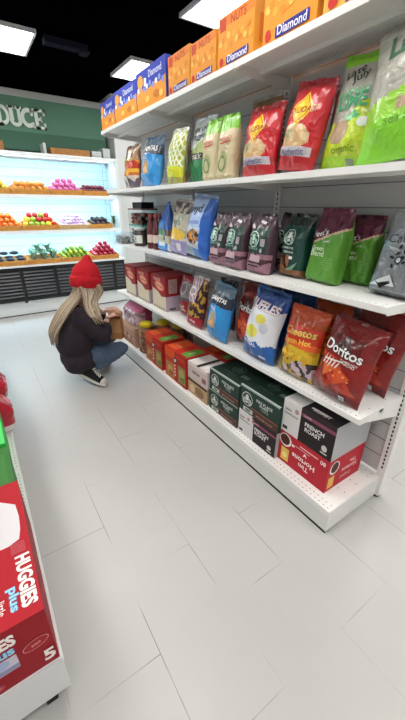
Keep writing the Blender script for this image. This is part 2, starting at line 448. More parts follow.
for k in range(3):
    y0, y1 = k*W+.001, (k+1)*W-.001
    m = MB()
    m.box(BX+.004, XB-.002, y0, y1, Z5-.004, Z5, WHITE); m.rbox(BX, BX+.006, y0, y1, Z5-.03, Z5+.001, WHITE, .0012)
    ys = [y0+.02+.0254*i for i in range(int((y1-y0-.03)/.0254))]
    holes(m, [BX+.02, BX+.045], ys, Z5+.0006, .0032); holes(m, [.10, .2, .3, .33], [y0+.035, y0+.07, y0+.3, y1-.3, y1-.035], Z5+.0006, .0035)
    part('base_deck', m)
    part('kick_plate', MB().box(BX+.006, BX+.009, y0, y1, .014, Z5-.005, '#dededc'))
    part('gap_shade', MB().box(BX+.004, BX+.014, y0, y1, .001, .0135, '#1c1c1e'), 'rubber')  # near-black strip draws the shade in the gap under the kick plate
    m = MB(); m.box(XB, XB+.012, y0+.02, y1-.02, .16, 2.12, '#c9c8c8')
    for i in range(1, 20): m.box(XB-.0015, XB, y0+.02, y1-.02, .16+.098*i, .16+.098*i+.004, '#6d6c70')
    part('back_panel', m)
m = MB(); m.rbox(BX+.001, XB-.002, -.0025, .0, .018, Z5-.001, '#dededc', .0008); part('end_panel', m)
for k in range(4):
    y = k*W; m = MB()
    m.box(XB-.012, XB+.04, y-.02, y+.02, .02, 2.14, WHITE)
    for i in range(78): m.box(XB-.0126, XB-.0121, y-.004, y+.004, .20+.0254*i, .20+.0254*i+.016, '#161618')
    part('upright', m)
for (x, y) in ((BX+.03, .02), (XB+.01, .0), (BX+.03, L-.03), (XB+.01, L)):
    m = MB(); m.lathe([(.016, 0), (.018, .004), (.014, .010), (.007, .012), (.007, .019)], '#19191b', (x, y, .0005), 14); part('levelling_foot', m, 'rubber')
tag(gon, 'long white steel shelving unit filled with bags and cartons along the right side', 'shelving unit')

# ------------------------------------------------------------------ left gondola base
LZ = .22; LX = -1.225
lg = empty('shelving_unit', (LX-.25, 1.5, 0))
for k in range(3):
    y0, y1 = .078+k*W+.001, .078+(k+1)*W-.001; m = MB()
    m.box(LX-.50, LX-.004, y0, y1, LZ-.004, LZ, WHITE); m.rbox(LX-.006, LX, y0, y1, LZ-.03, LZ+.001, WHITE, .0012)
    holes(m, [LX-.014], [y0+.02+.0254*i for i in range(int((y1-y0-.03)/.0254))], LZ+.0006, .003)
    part('base_deck', m, root=lg); part('kick_plate', MB().box(LX-.013, LX-.010, y0, y1, .058, LZ-.005, '#dededc'), root=lg)
    m = MB(); m.box(LX-.515, LX-.503, y0+.02, y1-.02, .16, 1.5, '#c9c8c8')
    for i in range(1, 13): m.box(LX-.503, LX-.5015, y0+.02, y1-.02, .16+.098*i, .164+.098*i, '#6d6c70')
    part('back_panel', m, root=lg)
m = MB(); m.rbox(LX-.50, LX-.002, .075, .0785, .058, LZ-.001, '#d9dadb', .0008); part('end_panel', m, root=lg)
for k in range(4): part('upright', MB().box(LX-.55, LX-.5155, .078+k*W-.02, .078+k*W+.02, .02, 1.52, WHITE), root=lg)
for (x, y) in ((LX-.062, .108), (LX-.07, 2.85), (LX-.5, .125), (LX-.5, 2.85)):
    m = MB(); m.tube([(x-.016, y, .0265), (x+.016, y, .0265)], .026, '#141416', 18); m.box(x-.02, x+.02, y-.005, y+.005, .048, .075, '#4c4c4e'); part('caster', m, 'rubber', lg)
tag(lg, 'low white shelving base on a black caster at the left edge of the aisle', 'shelving unit')

# ------------------------------------------------------------------ products
def wv(s, k=5, a=.02, p=0): return a*sin(s*k+p)
def T_(o, label, cat, group=None): return tag(o, label, cat, group)
rnd = random.Random(3)
# ---- top shelf: orange and blue snack cartons
def orange_box(w, h, blue):
    fr = []
    if blue:
        fr += rect(0, h*.80, w, h*.4, '#2438a8')+poly([(-w/2, h*.62), (-w/2, h*.5), (-w*.3, h*.55), (-w*.1, h*.45), (w*.15, h*.56), (w*.3, h*.48), (w/2, h*.58), (w/2, h*.62)], '#2438a8')
        for i in range(9): fr += ell(-w*.42+w*.105*i, h*(.54+.05*sin(i*2.1)), w*.04, h*.07, '#7f97e0' if i % 3 else '#e8e6ee')
        fr += ell(-w*.33, h*.72, w*.10, h*.17, '#f2a03a')+rect(-w*.16, h*.66, w*.08, h*.2, '#eef0f5', -12)
        fr += txt('Diamond', w*.18, h*.8, w*.42, '#d9dff4', bold=.02)+ell(-w*.1, h*.22, w*.07, h*.08, '#f5c35a')+ell(w*.2, h*.25, w*.1, h*.09, '#c9741d')+ell(w*.36, h*.2, w*.06, h*.08, '#f6c766')
    else:
        fr += rect(0, h*.9, w, h*.2, '#e07d28')+rect(-w*.36, h*.84, w*.18, h*.24, '#c5411f')+txt('NUTS', w*.08, h*.86, w*.42, '#b53c1d', bold=.03)
        for i in range(12): fr += ell(-w*.42+w*.078*i, h*(.5+.10*sin(i*2.7)), w*.055, h*.06, ['#f6bf57', '#d98a2a', '#f0a63c'][i % 3], rot=i*37)
        fr += ell(-w*.38, h*.13, w*.06, h*.09, '#c9302a')+rect(w*.08, h*.13, w*.62, h*.16, '#2b2f8c', 2)+txt('Diamond', w*.08, h*.14, w*.54, '#ecebf6', bold=.03)
    return fr
lb1 = ['blue and orange snack carton at the far end of the top shelf', 'second blue and orange carton from the far end of the top shelf',
       'tall blue topped carton just left of the first all orange carton', 'orange nut carton directly right of the last blue carton on the top shelf',
       'orange nut carton left of the one under the bright ceiling panel', 'orange carton seen under the bright ceiling panel with its end face showing',
       'vivid orange nut carton cut by the top edge of the picture', 'paler orange carton nearest the camera on the top shelf']
for i, (a, b, h, bl) in enumerate([(2.47, 2.79, .187, 1), (2.035, 2.46, .197, 1), (1.60, 2.028, .21, 1), (1.33, 1.57, .178, 0), (1.092, 1.322, .165, 0), (.82, 1.075, .185, 0), (.49, .765, .215, 0), (.13, .465, .20, 0)]):
    w = b-a-.003; col = '#e9962f' if i != 7 else '#efb04e'
    o = carton('snack_carton', w, .26, h, col, orange_box(w, h, bl), right=rect(.13, h*.5, .2, h*.5, '#d9841f')+rect(.13, h*.2, .14, .02, '#6e2a16'), side='#2f45ad' if bl else '#e8a02f', topc='#2f45ad' if bl else '#e9962f')
    put(o, .012, (a+b)/2, Z1); T_(o, lb1[i], 'box')

# ---- second shelf: chip bags
def p_cheetah(s, t):
    n = noise.noise(Vector((s*2.4, t*5, 1)))
    if t > .66: return '#6b4a35' if n < .05 else '#9a7a5b'
    if t > .46: return '#b53a22' if n < .2 else '#e08a28'
    if t > .3: return '#e9b03a' if n < .15 else '#c76a2a'
    return '#5b4050' if n < 0 else '#c9b9a8'
o = bag('chip_bag', .28, .30, .10, p_cheetah, txt('Cheetos', 0, .205, .17, '#f2d27a', 6, .03, edge='#5a2512'), back='#8a5a3a', seed=2)
put(o, .06, 2.33, Z2, 6, 0); T_(o, 'orange and brown patterned chip bag at the far end of the second shelf', 'chip bag')
def p_blue(s, t):
    if .66 < t+wv(s, 2, .012) < .86: return '#262b3c'
    if t > .86: return '#5a7184'
    return '#2f8fd6' if not ((s+.1)**2/.2+(t-.40)**2/.035 < 1) else '#8fb0cf'
def bluebag(w, h, sd):
    d = txt('JUANITAS', 0, h*.755, w*.74, '#eceff2', 0, .05)
    d += poly([(-w*.24, h*.27), (w*.20, h*.24), (w*.05, h*.52), (-w*.10, h*.50)], '#c89a62')+poly([(-w*.15, h*.30), (w*.10, h*.28), (-w*.02, h*.43)], '#d8b080')+txt('MILD', -w*.1, h*.6, w*.3, '#e9eef2', bold=.02)
    return bag('chip_bag', w, h, .12, p_blue, d, back='#2a7fc2', seed=sd, seal='#56789a')
o = bluebag(.30, .31, 4); put(o, .07, 2.0, Z2, 9, 3); T_(o, 'blue chip bag with a dark name band on the second shelf', 'chip bag')
def p_cry(s, t):
    if .62 < t < .80: return '#d98a80'
    if t > .8: return '#c9cbb8'
    if t < .3: return '#c9b43a' if s < .2 else '#b89a4a'
    return '#c3cbbd' if noise.noise(Vector((s*3, t*4, 0))) < .1 else '#dcd9a0'
o = bag('chip_bag', .24, .30, .09, p_cry, txt('chips', 0, .16, .12, '#9a8a5a')+ell(.02, .09, .05, .035, '#b98a34')+ell(-.04, .07, .04, .03, '#d0a850'), back='#bfc2ae', seed=6)
put(o, .17, 1.77, Z2, 7, 3); T_(o, 'cream bag with a pink band and yellow bottom left of the striped bag', 'chip bag')
def p_lat(s, t):
    if t < .13: return '#a8a64a'
    if t < .32: return '#d2d42c'
    a = abs((s*2.6+t*6) % 1-.5) < .17 or abs((s*3-t*5) % 1-.5) < .14
    return '#e6ead0' if a else '#a9b23f'
o = bag('chip_bag', .19, .30, .09, p_lat, back='#b9c070', seed=8, seal='#e8e9da')
put(o, .05, 1.595, Z2, 8, 3); T_(o, 'yellow green bag with a white lattice pattern on the second shelf', 'chip bag')
def p_veg(s, t):
    if t < .36: return '#25784a'
    if t < .47: return '#3b3f38' if abs(s) < .8 else '#cfd8d0'
    if abs(t-.62-s*.14) < .025: return '#eef0ea'
    if t < .62+s*.14: return '#a9bb7c'
    return '#d5dde2'
o = bag('chip_bag', .235, .345, .09, p_veg, txt('WAVY', -.01, .285, .13, '#3c4650', 4, .03)+txt('Veggie', .0, .245, .14, '#3c4650', 4, .03)+txt('snack', 0, .145, .12, '#e6e6de'), back='#d5dde2', seed=9)
put(o, .13, 1.42, Z2, 8, 1); T_(o, 'pale bag with dark hand lettering and green bottom beside the lattice bag', 'chip bag')
def p_gt(s, t):
    if t > .80+wv(s, 3, .02): return '#7fc23e'
    if t < .07: return '#b8ab86'
    n = (s+.1)**2/.25+(t-.3)**2/.03 < 1
    return '#a3a870' if n else '#cbbd98'
def gt(sd):
    w, h = .138, .285
    return bag('tortilla_pouch', w, h, .075, p_gt, txt('TOTOPOS', -.0, h*.66, w*.7, '#c9443a', 6, .04)+rect(0, h*.60, w*.6, .006, '#c9443a', 6)+ell(-.012, h*.26, .032, .038, '#7d8756')+ell(-.012, h*.26, .022, .026, '#b9b58a'), style='block', back='#cbbd98', seed=sd, seal='#7fc23e')
o = gt(1); put(o, .085, 1.215, Z2, 2, 2); T_(o, 'tan pouch with a light green top and red lettering, left of the twin pair', 'tortilla pouch')
o = gt(5); put(o, .085, 1.065, Z2, 2, 2, 3); T_(o, 'tan pouch with a light green top and red lettering, right of the twin pair', 'tortilla pouch')
o = bag('chip_bag', .22, .37, .07, lambda s, t: '#9c7a58' if t > .62 else ('#d9d2c4' if noise.noise(Vector((s*3, t*6, 4))) > 0 else '#b08a5e'), ell(0, .29, .03, .025, '#d9752c'), back='#a08060', seed=12, seal='#b5aca0')
put(o, .25, .99, Z2, 3, 1); T_(o, 'brown and clear bag rising behind the first red diamond logo bag', 'chip bag')
def p_cal(s, t):
    if t < .16: return '#b5202a'
    if t < .26: return '#c3bcc4' if abs(s) < .85 else '#a82028'
    if ((s+.05)/.75)**2+((t-.38)/.15)**2 < 1: return '#cfa878' if noise.noise(Vector((s*4, t*9, 2))) < .1 else '#dcc198'
    return '#c1222c' if t < .93 else '#9c1a24'
def calidad(sd, w=.25, h=.29):
    c = (0, h*.69)
    d = poly([(c[0]-.058, c[1]), (c[0], c[1]-.062), (c[0]+.058, c[1]), (c[0], c[1]+.062)], '#f0c52e')
    d += poly([(c[0]-.048, c[1]), (c[0], c[1]-.052), (c[0]+.048, c[1]), (c[0], c[1]+.052)], '#b81f28')+poly([(c[0]-.044, c[1]), (c[0], c[1]-.048), (c[0]+.044, c[1]), (c[0], c[1]+.048)], '#f0c52e')
    d += txt('CALIDAD', c[0]+.004, c[1]-.004, .135, '#8e1a1a', 6, .05, edge='#f0c52e')
    d += txt('TORTILLA', -.045, h*.44, .075, '#4c9a62', 3, .02)+txt('CHIPS', -.05, h*.385, .05, '#4c9a62', 3, .02)+txt('Authentic', 0, h*.205, .13, '#5b5f8e', 3, .02)
    return bag('tortilla_chip_bag', w, h, .12, p_cal, d, back='#b5202a', seed=sd)
o = calidad(14, .235, .285); put(o, .085, .825, Z2, 8, 1); T_(o, 'red tortilla chip bag with yellow diamond logo, the left one of the pair', 'chip bag')
o = calidad(17, .205, .31); put(o, .085, .585, Z2, 8, 7); T_(o, 'red tortilla chip bag with yellow diamond logo, leaning right with a raised corner', 'chip bag')
o = bag('chip_bag', .20, .30, .07, lambda s, t: '#8e1f24' if t > .6 else '#a5734e', back='#8e1f24', seed=21); put(o, .27, .50, Z2, 3, 3)
T_(o, 'dark red bag mostly hidden behind the two diamond logo bags', 'chip bag')
def p_lime(s, t):
    if t > .93: return '#86c832'
    if t < .1: return '#a5d433'
    q = .50+.10*s+.05*sin(s*4)
    if t < q:
        if ((s+.35)/.38)**2+((t-.32)/.11)**2 < 1: return '#b59a7e'
        if ((s+.25)/.5)**2+((t-.46)/.045)**2 < 1: return '#57b56c'
        return '#b9d22e' if (s*1.2+t*2.2) % .5 < .36 else '#cbdc52'
    return '#a9a79c'
def lime(sd, w, h):
    d = txt('Late', -w*.18, h*.86, w*.3, '#2c2d2b', 24, .02)+txt('July', -w*.05, h*.80, w*.26, '#2c2d2b', 24, .02)
    d += txt('JALAPEÑO', -w*.08, h*.66, w*.56, '#56b57a', 4, .03)+txt('LIME', -w*.06, h*.585, w*.5, '#3f9f68', 4, .06)
    d += ell(w*.20, h*.40, w*.09, h*.045, '#e8efe6')+txt('organic', -w*.02, h*.155, w*.4, '#6c8f24', 3, .02)+rect(w*.13, h*.05, w*.13, h*.055, '#8e9a88')
    return bag('tortilla_chip_bag', w, h, .13, p_lime, d, back='#a9a79c', seed=sd, seal='#7fc12f')
o = lime(23, .245, .36); put(o, .15, .372, Z2, 7, 4, 4); T_(o, 'grey and lime green tortilla chip bag reading LIME, leaning right', 'chip bag')
def p_late(s, t):
    q = .52+.10*s
    if t < .30: return '#86cf36'
    if t < q:
        return '#b59a7e' if abs(t-.38) < .04 and s > -.3 else '#93c93e'
    return '#a9a79c' if t < .96 else '#8f8d84'
o = bag('tortilla_chip_bag', .37, .385, .12, p_late, txt('Late', -.05, .325, .15, '#3f6b52', 4, .08)+ell(.03, .20, .035, .033, '#5f7f80')+ell(.03, .20, .028, .026, '#c9d6d4')+txt('sea salt', -.02, .11, .12, '#5f8f24', 3)+ell(.05, .165, .06, .02, '#3da35a'), back='#a9a79c', seed=27)
put(o, .065, .085, Z2, 9, -5); T_(o, 'lime green and grey chip bag cut by the right edge on the second shelf', 'chip bag')

# ---- third shelf
def tub(name, w, d, h, body, lid, fill):
    r = empty(name)
    m = MB(); n = .003
    for (a, b, c, e) in ((-w/2, -w/2+n, 0, d), (w/2-n, w/2, 0, d), (-w/2, w/2, 0, n), (-w/2, w/2, d-n, d)): m.box(a, b, c, e, 0, h, body)
    m.box(-w/2, w/2, 0, d, 0, n, body); m.build('tub_body', r, 'foil')
    c = MB(); k = 3
    for i in range(k):
        for j in range(2):
            for q in range(max(1, int((h-.02)/.04))):
                x = -w/2+w*(i+.5)/k; c.ellipsoid((x, d*(.27+.46*j), .024+.036*q), (w/k*.42, d*.2, .02), fill[(i+j+q) % len(fill)], 8, 6)
    c.build('contents', r, 'card')
    if lid: MB().rbox(-w/2-.004, w/2+.004, -.004, d+.004, h+.0005, h+.014, lid, .003).build('lid', r, 'paint')
    return r
def clear_tub(name, w, d, h, lid, fill):
    r = empty(name); m = MB(); n = .002; c = ('#eef2f4', 'clear')
    for (a, b, cc, e) in ((-w/2, -w/2+n, 0, d), (w/2-n, w/2, 0, d), (-w/2+n, w/2-n, 0, n), (-w/2+n, w/2-n, d-n, d)): m.box(a, b, cc, e, 0, h, c)
    m.box(-w/2+n, w/2-n, n, d-n, 0, n, c); m.build('tub_body', r)
    c = MB(); k = 4
    for i in range(k):
        for j in range(3):
            for q in range(max(1, int((h-.012)/.034))):
                c.ellipsoid((-w/2+w*(i+.5)/k, d*(.2+.3*j), .021+.032*q), (w/k*.43, d*.13, .0165), fill[(i*2+j+q) % len(fill)], 8, 6)
    c.build('contents', r, 'card')
    if lid: MB().rbox(-w/2-.004, w/2+.004, -.004, d+.004, h+.0005, h+.013, lid, .003).build('lid', r, 'paint')
    return r
def setp(o, x, y, z, yaw=0): o.location = (x, y, z+.0012); o.rotation_euler = (0, 0, FACE+R(yaw)); return o
o = clear_tub('plastic_tub', .22, .10, .10, None, ['#a5a19c', '#c4b6a4', '#8d9aa2']); setp(o, .012, 2.655, Z3); T_(o, 'small open clear tub at the far front corner of the third shelf', 'tub')
o = clear_tub('plastic_tub', .30, .16, .150, '#3f9a92', ['#6b3a36', '#8d6a60', '#3d3434']); setp(o, .14, 2.52, Z3); T_(o, 'clear tub with a teal lid under another tub on the third shelf', 'tub')
o = clear_tub('plastic_tub', .29, .16, .125, '#7a3430', ['#7b4440', '#4d3a3c', '#9a7a70']); setp(o, .14, 2.52, Z3+.1645); T_(o, 'clear tub with a dark red lid stacked on the teal lidded tub', 'tub')
o = carton('dark_box', .20, .12, .05, '#19191d', flap=False); setp(o, .16, 2.50, Z3+.1645+.139); T_(o, 'small black box on top of the red lidded tub', 'box')
def jar(name, r_, h, body, lid, label=None, lidh=.018, ex=2.0, clear=False):
    r = empty(name); m = MB()
    b = (body, 'clear') if clear else body
    m.lathe([(r_*.9, 0), (r_, .008), (r_, h*.78), (r_*.93, h*.86), (r_*.80, h-.004), (r_*.80, h)], b, n=28, ex=ex); m.build('jar_body', r, 'foil')
    l = MB(); l.lathe([(r_*.86, 0), (r_*.88, .002), (r_*.88, lidh-.002), (r_*.83, lidh)], lid, (0, 0, h+.0005), 28)
    for k in range(28):
        a = 2*pi*k/28; l.box(r_*.88*cos(a)-.001, r_*.88*cos(a)+.001, r_*.88*sin(a)-.001, r_*.88*sin(a)+.001, h+.003, h+lidh-.003, lid)
    l.build('lid', r, 'paint')
    if label:
        m = MB(); n = 16; vs = []
        for i in range(n+1):
            a = -pi+pi*i/n
            for z in (h*.2, h*.7): vs.append(((r_+.0008)*cos(a), (r_+.0008)*sin(a), z))
        m.add(vs, [(2*i, 2*i+2, 2*i+3, 2*i+1) for i in range(n)], label, True)
        fn = lambda x, z, o: Vector(((r_+.001+o)*sin(x/r_), -(r_+.001+o)*cos(x/r_), z))
        draw(m, fn, ell(0, h*.5, r_*.5, h*.12, '#6a6e70')+ell(0, h*.5, r_*.36, h*.08, label)+rect(0, h*.3, r_*1.1, h*.05, '#5c4a44'))
        m.build('label', r, 'card')
    return r
o = jar('glass_jar', .052, .13, '#3a3230', '#b9bfbd', '#dfe2de'); setp(o, .085, 2.31, Z3); T_(o, 'squat glass jar with a pale round label and light lid on the third shelf', 'jar')
def bottle():
    r = empty('sauce_bottle'); m = MB()
    m.lathe([(.029, 0), (.032, .006), (.032, .15), (.026, .18), (.014, .21), (.013, .235)], '#5b1c22', n=22); m.build('bottle_body', r, 'foil')
    c = MB(); c.lathe([(.0155, 0), (.016, .003), (.0155, .028), (.013, .03)], '#8a2c30', (0, 0, .2355), 18); c.build('cap', r)
    l = MB(); n = 16; vs = []
    for i in range(n+1):
        a = -pi+pi*i/n
        for z in (.05, .11): vs.append((.0328*cos(a), .0328*sin(a), z))
    l.add(vs, [(2*i, 2*i+2, 2*i+3, 2*i+1) for i in range(n)], '#d9c9bd', True); l.build('label', r, 'card'); return r
b0 = bottle(); setp(b0, .085, 2.075, Z3); T_(b0, 'dark red sauce bottle nearer the squat jar, with a cream label', 'bottle')
b1 = copy_tree(b0); setp(b1, .095, 1.99, Z3); T_(b1, 'dark red sauce bottle touching the blue pointed pouch, with a cream label', 'bottle')
b2 = copy_tree(b0); setp(b2, .20, 2.13, Z3); T_(b2, 'dark red sauce bottle standing behind the other two', 'bottle')
def p_pouch(s, t):
    if t < .2: return '#2f7fd0' if abs(s) < .8 else '#cfd2cf'
    if t < .38: return '#b8b49a'
    if t < .52: return '#4a7a5a' if s < .4 else '#6b4a3a'
    return '#2a63b8' if s < .1+t*.2 else '#1d4a96'
def pointed(seed):
    w, h = .20, .30; o = bag('snack_pouch', w, h, .07, p_pouch, rect(-.01, .05, .10, .03, '#d9e3ea')+rect(.03, .12, .03, .08, '#433a3a'), style='block', back='#2a5fae', seed=seed, sealh=.004)
    for q in [o]+list(o.children):
        for v in q.data.vertices:
            if v.co.z > .17: k = (v.co.z-.17)/.14; v.co.x = v.co.x*(1-.9*min(1, k))+.01*k; v.co.z += .05*k
    return o
o = pointed(3); put(o, .10, 1.845, Z3, 4, 2); T_(o, 'blue pouch folded to a point beside the red bottles', 'pouch')
o = bag('snack_pouch', .20, .33, .07, lambda s, t: '#1f2431' if t > .45 else '#30405a', back='#1f2431', seed=31); put(o, .27, 1.75, Z3, 2, 1)
T_(o, 'dark navy pouch standing behind the blue pointed pouch', 'pouch')
def p_chip(s, t):
    if t < .26: return '#9a8fc2'
    if .26 <= t < .5 and ((s)/.85)**2+((t-.38)/.12)**2 < 1: return '#dfb53a'
    if t > .78: return '#4a3f45' if noise.noise(Vector((s*4, t*9, 5))) < .1 else '#c9b9b0'
    return '#c9c3b0' if noise.noise(Vector((s*3, t*6, 7))) < .12 else '#8f9a86'
o = bag('chip_bag', .235, .345, .10, p_chip, txt('thins', -.01, .215, .12, '#555f50')+rect(.05, .05, .05, .05, '#dcd9e2')+txt('lightly', -.03, .06, .08, '#e3dff0'), back='#9a8fc2', seed=33)
put(o, .085, 1.625, Z3, 8, 4); T_(o, 'bag with yellow chips over a lilac bottom, third shelf', 'chip bag')
def p_pretz(s, t):
    if s > .62-.25*t: return '#2b66c2'
    if t < .16: return '#8fa6b5' if s < 0 else '#3b83d6'
    if ((s-.05)/.5)**2+((t-.34)/.13)**2 < 1: return '#b9762f' if noise.noise(Vector((s*6, t*14, 2))) < 0 else '#4a2e22'
    return '#a8bfe6' if t > .5 else '#c2cbd8'
o = bag('pretzel_bag', .275, .365, .12, p_pretz, txt('snyd', -.02, .285, .12, '#2a2f44', 8, .05)+rect(-.02, .21, .13, .02, '#7f8fd0', 5)+ell(.01, .125, .035, .022, '#d99a4c')+ell(.01, .125, .022, .012, '#3a241a'), back='#2b66c2', seed=36)
put(o, .075, 1.37, Z3, 8, 6); T_(o, 'large pale blue bag showing brown pretzels, leaning right', 'pretzel bag')
def p_sb(top, mid, bot):
    def f(s, t):
        if t > .80: return top
        if t > .36: return mid if abs(s) < .86 else top
        return bot if noise.noise(Vector((s*2.5, t*7, 1))) < .22 else '#4c3038'
    return f
def coffee(w, h, top, mid, bot, seed, tag_=True, extra=()):
    d = siren(-w*.18, h*.60, w*.245, '#bfe0cf', mid)+txt('STARBUCKS', -w*.16, h*.44, w*.5, '#8fb8a4', bold=.02)
    d += rect(w*.26, h*.56, w*.20, h*.13, '#a99aa4')+ell(w*.24, h*.42, w*.07, h*.04, '#b6a6b0')
    d += rect(0, h*.27, w*.5, h*.12, '#c9aab2')+rect(0, h*.19, w*.62, h*.022, '#33202a')+rect(-w*.02, h*.13, w*.5, h*.022, '#33202a')+list(extra)
    d += poly([(-w*.5, h*.78), (-w*.2, h*.78), (-w*.42, h*.88)], '#cdb9c0')
    if tag_: d += rect(w*.05, h*.90, w*.28, h*.045, '#e2e0e4', -10)
    return bag('coffee_bag', w, h, .095, p_sb(top, mid, bot), d, style='block', back=top, seed=seed, seal=top)
pos = [(.075, 1.09), (.06, .918), (.08, .748)]
lb = ['purple and green coffee bag with a mermaid roundel, left of the three', 'purple and green coffee bag with a mermaid roundel, middle of the three', 'purple and green coffee bag with a mermaid roundel, right of the three']
for i, (x, y) in enumerate(pos):
    o = coffee(.155, .275, '#4a3540', '#26403a', '#9a7080', 41+i, i > 0); put(o, x, y, Z3, 3, 2); T_(o, lb[i], 'coffee bag')
o = coffee(.15, .27, '#3a2a34', '#253a36', '#8a6070', 45, False); put(o, .255, .745, Z3, 3, 5); T_(o, 'dark coffee bag behind the rightmost of the three purple ones', 'coffee bag')
def p_sbg(s, t):
    if t < .13: return '#7d5236'
    if t < .36 and s < -.1: return '#8a5a3c' if noise.noise(Vector((s*3, t*8, 1))) < .1 else '#3a2a22'
    return '#17423a' if t < .86 else '#14241f'
w, h = .155, .275
d = siren(-w*.12, h*.66, w*.23, '#d4e4dc', '#17423a')+txt('STARBUCKS', -w*.12, h*.48, w*.46, '#cfdcd6', bold=.02)+txt('VERANDA', -w*.08, h*.41, w*.4, '#cfdcd6', bold=.02)+rect(w*.04, h*.32, w*.16, h*.05, '#dfe3e0')+poly([(-w*.1, h*.1), (w*.35, h*.27), (w*.2, h*.12)], '#6f8f78')
o = bag('coffee_bag', w, h, .10, p_sbg, d, style='block', back='#17423a', seed=51, seal='#101512'); put(o, .165, .592, Z3, 4, 2)
T_(o, 'dark green coffee bag with brown bottom between purple and lime bags', 'coffee bag')
def p_peet(s, t): 
    q = .66+.12*s
    if abs(t-q) < .016: return '#c9a98c'
    return '#541530' if t > q else '#55902f'
def peets(w, h, sd, full=True):
    d = txt("Peet's", -w*.22, h*.70, w*.46, '#eadfe2', 14, .02)
    d += txt('COFFEE', w*.05, h*.59, w*.2, '#eee8e0', 8, .02)+txt('Green', -w*.18, h*.49, w*.4, '#d9ecc6', 0, .02)+txt('Blend', -w*.16, h*.415, w*.42, '#d9ecc6', 0, .02)
    for i in range(6): d += rect(w*.26, h*(.36-.03*i), w*.28, h*.006, '#86b862')
    return bag('coffee_bag', w, h, .10, p_peet, d, style='block', back='#5f9a3a', seed=sd, seal='#5f1c38')
o = peets(.175, .30, 55); put(o, .165, .405, Z3, 5, 1, -4); T_(o, 'green coffee bag with maroon top in front on the third shelf', 'coffee bag')
o = peets(.155, .275, 57); put(o, .287, .315, Z3, 2, 1); T_(o, 'green coffee bag with maroon top half hidden behind its twin', 'coffee bag')
o = bag('coffee_bag', .15, .24, .07, lambda s, t: '#1c3028' if not (.45 < t < .62) else '#6e2028', rect(-.01, .20, .06, .012, '#bfc7c2')+rect(.01, .05, .08, .02, '#c9cdc9')+rect(.0, .035, .08, .008, '#c9cdc9')+rect(.02, .12, .02, .04, '#e0e0e0'), style='block', back='#1c3028', seed=59)
put(o, .29, .150, Z3, 2, 0); T_(o, 'small dark green pouch squeezed between the maroon topped and silver bags', 'coffee bag')
w, h = .205, .29
d = txt('Cafe', -w*.16, h*.72, w*.38, '#3e4247', 6, .01)+rect(w*.18, h*.88, w*.42, h*.05, '#25282c')+rect(w*.18, h*.88, w*.36, h*.02, '#c9ccd0')
for i in range(9):
    a = i*2.4; rr = .012+.0035*i
    d += ell(-w*.05+rr*cos(a), h*.50+rr*1.1*sin(a), .009, .005, '#2a2d31', 10, i*40)
d += ell(-w*.05, h*.46, .014, .014, '#2a2d31')+ell(-w*.05, h*.46, .009, .009, '#d9dcdf')
d += poly([(-w*.45, h*.10), (-w*.1, h*.27), (w*.08, h*.13)], '#e9ecee')+poly([(-w*.34, h*.17), (-w*.25, h*.14), (-w*.20, h*.155), (-w*.06, h*.19), (-w*.03, h*.165), (-w*.13, h*.115), (-w*.19, h*.07), (-w*.23, h*.105)], '#1e2023')
d += txt('WHOLE BEAN', w*.40, h*.30, w*.5, '#3e4247', -85, .02)+poly([(w*.05, h*.74), (w*.5, h*.70), (w*.5, h*.56), (w*.2, h*.66)], '#70757a')
o = bag('coffee_bag', w, h, .10, lambda s, t: '#8f9499' if t > .05 else '#6d7177', d, style='block', back='#8f9499', seed=61, kind='silver'); put(o, .175, .07, Z3, 6, 2)
T_(o, 'silver coffee bag with black swirl emblem at the right edge', 'coffee bag')

# ---- fourth shelf
def red_carton(i):
    w, h, dp = .245, .285, .125
    fr = poly([(-w/2, h), (w/2, h), (w/2, h*.44), (w*.2, h*.40), (-w*.05, h*.52), (-w/2, h*.60)], '#96262a')+rect(0, h*.975, w, h*.05, '#7a2024')
    fr += ell(w*.06, h*.70, w*.34, h*.14, '#d0694e', rot=-8)+ell(w*.06, h*.70, w*.29, h*.10, '#e3a78a', rot=-8)+txt('Rold Gold', w*.06, h*.70, w*.5, '#9e2a24', -6, .04)+txt('SNACKS', -w*.1, h*.88, w*.5, '#e6b8a0', 0, .03)
    for k in range(7): fr += rect(-w*.42+w*.14*k, h*.05, w*.05, h*.07, '#57484e')
    rt = rect(dp/2, h*.22, dp, h*.43, '#b9a7b8')+rect(dp*.55, h*.72, dp*.62, h*.40, '#c9a6a0')+rect(dp/2, h*.06, dp*.5, h*.06, '#5a4c5c')
    for k in range(6): rt += rect(dp*.55, h*(.57+.055*k), dp*.5, h*.012, '#7d5a5a')
    return carton('snack_carton', w, dp, h, '#d8cdb4', fr, right=rt, side='#96262a', topc='#8e2b2e')
for i, (y, x) in enumerate([(2.52, .045), (2.235, .05), (1.925, .055)]):
    o = red_carton(i); setp(o, x, y, Z4)
    T_(o, ['red and cream snack carton at the far end of the fourth shelf', 'red and cream snack carton in the middle of the row of three', 'red and cream snack carton of three, the one nearest the foil bag'][i], 'box')
    o = red_carton(i); setp(o, x+.132, y+.0, Z4)
    T_(o, ['red carton in the second row behind the farthest cream one', 'red carton in the second row behind the middle cream one', 'red carton in the second row behind the nearest cream one'][i], 'box')
def p_redpk(s, t): return '#8e1c28' if t < .42 or t > .9 else ('#55595c' if t < .5 else '#8c8588')
o = bag('snack_pouch', .17, .30, .09, p_redpk, ell(0, .22, .045, .05, '#b7b0b2')+ell(0, .22, .035, .04, '#77656a')+txt('hot', 0, .08, .07, '#e6c9c4', bold=.03)+rect(0, .05, .08, .012, '#d8a8a0'), back='#7a1c24', seed=64)
put(o, .14, 1.63, Z4, 5, 2); T_(o, 'dark red pouch with a grey oval beside the snack cartons', 'pouch')
